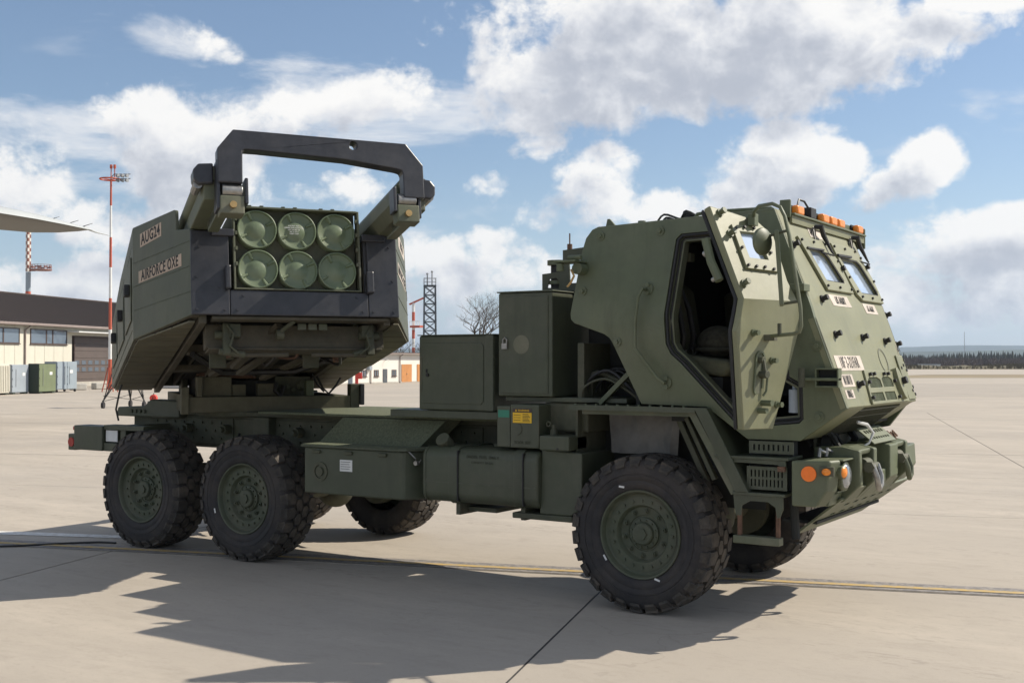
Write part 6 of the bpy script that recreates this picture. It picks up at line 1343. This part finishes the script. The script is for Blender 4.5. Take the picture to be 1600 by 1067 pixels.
for q in range(3): mb.box(-.14, -.13, .02 + q * .09, .09 + q * .09, -.30, -.25)
L_(mb, 'slot_cover', 'green_worn', stuff=True)
LP('belly_box', 'dark', (-3.4, -.8, -.55, .58, -.20, -.08)); 
mb = MB(); mb.tube([(-1.3, -.70, -.30), (-1.6, -.40, -.42), (-1.7, .3, -.40), (-1.4, .72, -.30)], .03, 8); L_(mb, 'belly_hose', 'cable', smooth=True)
# black front frame
fr_ = [(-.866, -.215), (.866, -.215), (.866, .49), (.60, .49), (.60, -.005), (-.60, -.005), (-.60, .48), (-.866, .48)]
LP('front_frame', 'black', (-.0, .022, -.866, -.56, -.215, .485), bevel=.008); LP('front_frame', 'black', (0, .022, .60, .866, -.215, .50), bevel=.008); LP('front_frame', 'black', (0, .022, -.557, .597, -.215, -.006), bevel=.008)
LP('frame_return', 'black', (-.30, -.002, -.60, -.562, -.0, .50)); LP('frame_return', 'black', (-.30, -.002, .575, .61, 0, .50))
LP('pod_stop', 'black', (.024, .085, -.60, -.555, -.01, .19), bevel=.012); LP('pod_stop', 'black', (.024, .085, .575, .64, -.02, .17), bevel=.012)
LP('boom_rest', 'black', (.0, .05, -.70, -.52, .44, .50)); LP('boom_rest', 'black', (.0, .05, .56, .76, .44, .50))
mb = MB(); nuts(mb, [(.022, y_, z_) for y_, z_ in ((-.82, -.17), (-.60, -.17), (-.5, -.17), (.55, -.17), (.82, -.17), (.64, -.17), (-.82, .1), (-.80, .35), (.82, .1), (.8, .4), (-.45, -.05), (.5, -.05), (-.64, .02), (.66, .05))], (1, 0, 0), .012, .008); L_(mb, 'frame_bolts', 'black', stuff=True)
# hoist booms
for sd, lab in ((-1, 'left'), (1, 'right')):
    yo = -.0 if sd < 0 else .03
    a, b = sd * .86 + yo, sd * .62 + yo; lo_, hi_ = min(a, b), max(a, b)
    mb = MB(); mb.prism([(a, .50), (a, .70), (a - sd * .05, .77), (b + sd * .05, .77), (b, .70), (b, .60), (b + sd * .06, .50)], -3.2, .80, lambda u, v, w: (w, u, v)); bo = L_(mb, 'hoist_boom', 'green_worn', bevel=.01)
    mb = MB(); mb.cyl((-3.1, sd * .83 + yo, .66), (.82, sd * .83 + yo, .70), .068, 16); L_(mb, 'boom_tube', 'green_worn', bo, smooth=30)
    mb = MB(); mb.prism([(b + sd * .14, .38), (b + sd * .14, .50), (b + sd * .12, .50), (b + sd * .12, .40), (b + sd * .06, .40), (b + sd * .06, .38)], .28, .86, lambda u, v, w: (w, u, v + .02)); L_(mb, 'boom_channel', 'green_worn', bo)
    LP('boom_rail', 'green_dirty', (.30, .70, min(sd * .76, sd * .72) + yo, max(sd * .76, sd * .72) + yo, .42, .50), parent=bo)
    mb = MB(); mb.box(.80, .94, min(sd * .58, sd * .76) + yo, max(sd * .58, sd * .76) + yo, .36, .50); L_(mb, 'boom_head', 'green_worn', bo, bevel=.008)
    mb = MB(); mb.cyl((.94, sd * .665 + yo, .425), (.965, sd * .665 + yo, .425), .026, 14); L_(mb, 'brass_pin', 'brass', bo)
    mb = MB(); mb.cyl((.90, sd * .59 + yo, .545), (.90, sd * .74 + yo, .545), .05, 18); mb.cyl((.90, sd * .575 + yo, .545), (.90, sd * .56 + yo, .545), .035, 12); L_(mb, 'roller', 'steel', bo, bevel=.006, smooth=30)
    mb = MB(); mb.box(.76, .93, min(sd * .78, sd * .755) + yo, max(sd * .78, sd * .755) + yo, .40, .78); mb.box(.82, .95, min(sd * .55, sd * .575) + yo, max(sd * .55, sd * .575) + yo, .44, .64); L_(mb, 'head_cheek', 'black', bo, bevel=.006)
    mb = MB(); mb.prism([(sd * .79 + yo, .62), (sd * .90 + yo, .61), (sd * .935 + yo, .645), (sd * .94 + yo, .72), (sd * .90 + yo, .77), (sd * .79 + yo, .78)], .68, .84, lambda u, v, w: (w, u, v - (.02 if sd > 0 else 0))); L_(mb, 'boom_cap', 'black', bo, bevel=.012)
    mb = MB(); mb.cyl((.62, sd * .90 + yo, .62), (.80, sd * .90 + yo, .62), .035, 10); L_(mb, 'cap_bolt', 'steel', bo)
# U-shaped hoist yoke with pin hole
n = 20; hole = [(.27 + .030 * math.cos(2 * PI * i / n), .955 + .034 * math.sin(2 * PI * i / n)) for i in range(n)]
yk = [(-.775, .595), (-.775, .86), (-.655, 1.015), (.70, 1.000), (.835, .83), (.835, .555), (.665, .555), (.665, .75), (.655, .775), (.62, .785), (.20, .835), (-.48, .862), (-.572, .862), (-.588, .85), (-.592, .595)]
mb = MB(); mb.plate(yk, [hole], lambda u, v, w: (.90 + w, u + .0, v), -.06, .055); L_(mb, 'hoist_yoke', 'black', bevel=.008)
# markings on the cheek
def cheek_mark(sd, u0, u1, z0, z1, sl_, s_, size, xs, parent):
    mp = lambda u, v, w: (-u, sd * (.866 + u * .404) + sd * (.0 + w) * .93, v)
    mb = MB(); mb.plate([(u0, z0), (u1, z0 + sl_), (u1, z1 + sl_), (u0, z1)], [], mp, .001, .0025); o = L_(mb, 'marking_tape', 'tape' if sd < 0 else 'pink', parent)
    c_ = LM @ Vector(mp((u0 + u1) / 2, (z0 + z1 + sl_) / 2, .0035)); xd = (LM.to_3x3() @ Vector((1, .404 * -sd, 0))) * (1 if sd < 0 else -1)
    sx = -sl_ / (u1 - u0) * (1 if sd < 0 else -1)
    xd = LM.to_3x3() @ (Vector((1, -sd * .404, sx if sd < 0 else sx)) * (1 if sd < 0 else -1))
    text(s_, size, frame_mtx(c_, xd, LM.to_3x3() @ Vector((0, 0, 1))), 'marking_text', 'ink', o, xs)
cheek_mark(-1, .44, .79, .555, .675, -.015, 'AUG24', .135, .74, ckR)
cheek_mark(-1, .13, .82, .22, .325, .01, 'AIRFORCE OXE', .128, .66, ckR)
cheek_mark(1, .14, .80, .20, .32, .0, 'AIRFORCE OXE', .11, .8, ckL); cheek_mark(1, .30, .80, .50, .62, .0, 'AUG24', .11, .8, ckL)

# ---- the rocket pod in the cage: a loaded canister, a thing of its own
PD = thing('rocket_pod', 'green six-tube rocket pod with round lids in the black launcher frame', 'rocket pod', tuple(LO))
ML = LM.copy(); ML.translation = V(0, 0, 0)
def D_(mb, name, m, parent=PD, **k): return mb.build(name, m, parent, mtx=ML, **k)
mb = MB(); mb.box(-3.75, -.06, -.52, .52, 0, .70); D_(mb, 'pod_body', 'green_dirty', bevel=.008)
for nm, b in (('pod_frame_side', (-.06, .03, -.525, -.508, 0, .715)), ('pod_frame_side', (-.06, .03, .525, .542, 0, .705)), ('pod_frame_top', (-.06, .03, -.507, .524, .692, .708)), ('pod_frame_bottom', (-.06, .03, -.507, .524, 0, .012))):
    mb = MB(); mb.box(*b); D_(mb, nm, 'green_worn', bevel=.003)
mb = MB()
for z in (.2, .33, .46, .58): mb.box(.0, .034, -.507, -.49, z, z + .03); mb.box(.0, .034, .507, .524, z + .02, z + .05)
for y in (-.4, -.3, -.12, -.02, .2, .3): mb.box(.0, .032, y, y + .03, .709, .716)
D_(mb, 'frame_lugs', 'green_worn', stuff=True)
lid0 = None
for r_ in range(2):
    for c_ in range(3):
        y = -.325 + .333 * c_; z = .178 + .338 * (1 - r_)
        if lid0 is None:
            lm = MB(); nn_ = 72; ns = 26
            # dished lid: rim, ring with four raised bridges, central dome (axis = local +x)
            rs_ = [0, .02, .045, .07, .088, .097, .103, .115, .13, .145, .153, .158, .163, .166, .1665]
            def hgt(r, a):
                dome = .030 * (1 - (r / .097) ** 2) ** 1 if r < .097 else 0
                br = max(0, math.cos(4 * (a - R(27)))) ; br = max(0, (br - .90) / .10) ** .5 if br > .90 else 0
                if r < .097: return -.004 + dome
                if r <= .103: return .002 + .018 * br
                if r <= .145: return .0 + .012 * (r - .103) / .042 + .018 * br
                if r <= .158: return .030
                if r <= .163: return .026
                return .0 if r < .1664 else -.06
            vs = []; fs = []
            for r in rs_:
                for i in range(nn_): a = 2 * PI * i / nn_; vs.append((hgt(r, a), r * math.cos(a), r * math.sin(a)))
            for j in range(len(rs_) - 1):
                for i in range(nn_): fs.append((j * nn_ + i, j * nn_ + (i + 1) % nn_, (j + 1) * nn_ + (i + 1) % nn_, (j + 1) * nn_ + i))
            lm.add(vs, fs); lid0 = D_(lm, 'tube_lid', 'cap', smooth=38, recalc=False); o = lid0
        else: o = lid0.copy(); COL.objects.link(o)
        o.location = ML @ V(-.01, y, z)
    # stencil on the middle lid of the upper row
mm = LM.to_3x3()
for k, s_ in enumerate(('ROCKET POD', '298MM EXPLOSIVE 1.1E', 'LOT 04 MO 20', 'NO 3 OF 6', 'INERT CAP')):
    c_ = ML @ V(.036, -.325 + .333 - .03 + .0, .516 + .035 - k * .017)
    text(s_, .014, frame_mtx(c_, mm @ V(0, 1, 0), mm @ V(0, 0, 1)), 'stencil_text', 'white', PD, ext=.0004)

# ---- loose things: cables
mb = MB(); mb.tube([(-6.30, -.85, 1.23), (-6.33, -.86, 1.35), (-6.27, -.86, 1.55), (-6.24, -.80, 1.75), (-6.2, -.5, 1.85)], .010, 6); o = mb.build('hanging_cable', 'cable', smooth=True); tag(o, 'thin black cable hanging from the launcher down to the rear lamp beam', 'cable')
pts = [(-5.95, -1.15, .012), (-6.15, -1.22, .012), (-6.40, -1.50, .012), (-6.62, -1.80, .012), (-6.85, -1.98, .012), (-7.1, -1.95, .012), (-7.25, -1.82, .02), (-7.35, -1.80, .07), (-7.42, -1.9, .10), (-7.6, -2.3, .012), (-8.5, -3.2, .012), (-9.5, -3.4, .012)]
def smooth_pts(p, n=6):
    p = [Vector(q) for q in p]; out = []
    for i in range(len(p) - 1):
        a = p[max(i - 1, 0)]; b = p[i]; c_ = p[i + 1]; d = p[min(i + 2, len(p) - 1)]
        for k in range(n):
            t_ = k / n; out.append(.5 * ((2 * b) + (c_ - a) * t_ + (2 * a - 5 * b + 4 * c_ - d) * t_ ** 2 + (3 * b - a - 3 * c_ + d) * t_ ** 3))
    return out + [p[-1]]
mb = MB(); mb.tube(smooth_pts(pts), .011, 7); o = mb.build('ground_cable', 'cable', smooth=True); tag(o, 'black power cable lying on the concrete by the rear wheel', 'cable')
mb = MB()
for k in range(4):
    rs = random.Random(k); p = [(-.12 + rs.uniform(-.04, .04), -.62, 2.92), (-.05, -.66 + rs.uniform(-.05, .05), 2.94 + .02 * k), (.05 + rs.uniform(0, .06), -.60, 2.95 + .02 * rs.random()), (.14, -.66, 2.97 + .015 * k), (.22 + .02 * k, -.6, 2.93)]
    mb.tube(smooth_pts(p, 4), .009, 6)
o = mb.build('coiled_cable', 'cable', smooth=True); tag(o, 'tangle of black cable lying on the cab roof', 'cable')

# ------------------------------------------------------------------ air
mb = MB(); cx, cy = CAM.x + FWD.x * 1500, CAM.y + FWD.y * 1500
mb.box(cx - 5200, cx + 5200, cy - 5200, cy + 5200, -1.03, 150.0)
o = mb.build('haze', _hz); o['kind'] = 'stuff'

# ------------------------------------------------------------------ plumbing and small fittings
rs = random.Random(12)
for k in range(7):
    y = -.95 + .07 * k
    mb = MB(); mb.tube(smooth_pts([(-.62, y, 1.56), (-.58, y - .02, 1.66 + .05 * (k % 3)), (-.42, y + .02, 1.72 + .06 * (k % 2)), (-.20, y, 1.62), (-.12, y + .03, 1.54)], 4), .010 + .005 * (k % 3), 6); mb.build('air_hose', 'cable' if k % 2 else 'green_dirty', TR, smooth=True)
mb = MB(); mb.bar((-.42, -1.02, 1.53), (-.02, -.98, 1.92), .05, .035); mb.build('cab_strut', 'green', TR, bevel=.004)
P('rear_support', 'green_dirty', TR, (-.66, -.60, -.95, -.45, 1.53, 2.0), (-.60, -.40, -.5, -.46, 1.53, 2.05), bevel=.005)
for k in range(6):
    y = -.5 + .19 * k
    mb = MB(); mb.tube(smooth_pts([(-.50, y, -.30), (-.65, y + .05, -.42), (-.95, y - .04 + .03 * k, -.40 - .03 * (k % 3)), (-1.3, y + .02, -.33)], 4), .014, 6); L_(mb, 'hydraulic_line', 'cable' if k % 3 else 'rust', smooth=True)
for k, (x0, y0) in enumerate(((-.50, -.35), (-.55, .05), (-.52, .40), (-1.0, -.5), (-1.05, .3))):
    LP('junction_box', 'green_dirty', (x0 - .10, x0, y0, y0 + .11 + .02 * (k % 2), -.38 - .02 * k % .05, -.30))
for x0 in (-3.9, -3.62):
    mb = MB(); mb.cyl((x0, -.62, .86), (x0, -.62, .86 + .001), .01, 6); 
mb = MB(); mb.cyl((-3.28, -.56, .78), (-2.3, -.56, .78), .13, 20); mb.build('air_reservoir', 'green_dirty', TR, bevel=.02, smooth=30)
mb = MB(); mb.tube(smooth_pts([(-4.9, -.47, 1.12), (-4.85, -.52, 1.02), (-4.7, -.53, .92), (-4.55, -.50, .80), (-4.35, -.60, .70)], 4), .014, 6); mb.build('brake_hose', 'cable', TR, smooth=True)
mb = MB(); mb.tube(smooth_pts([(-.35, -.47, 1.1), (-.25, -.60, 1.0), (-.1, -.66, .85), (0, -.7, .72)], 4), .014, 6); mb.build('brake_hose', 'cable', TR, smooth=True)
for x0 in (-5.62, -5.05, -4.05): 
    mb = MB(); mb.cyl((x0, -.48, 1.16), (x0, -.56, 1.16), .05, 12); mb.cyl((x0, -.56, 1.16), (x0, -.60, 1.16), .03, 8); mb.build('brake_valve', 'green_dirty', TR, smooth=30)
for u0, u1, v_ in ((-1.9, -1.5, 1.73),):
    P('hasp_strip', 'green_dirty', TR, (-2.17, -2.15, -1.012, -1.001, 1.6, 1.9))
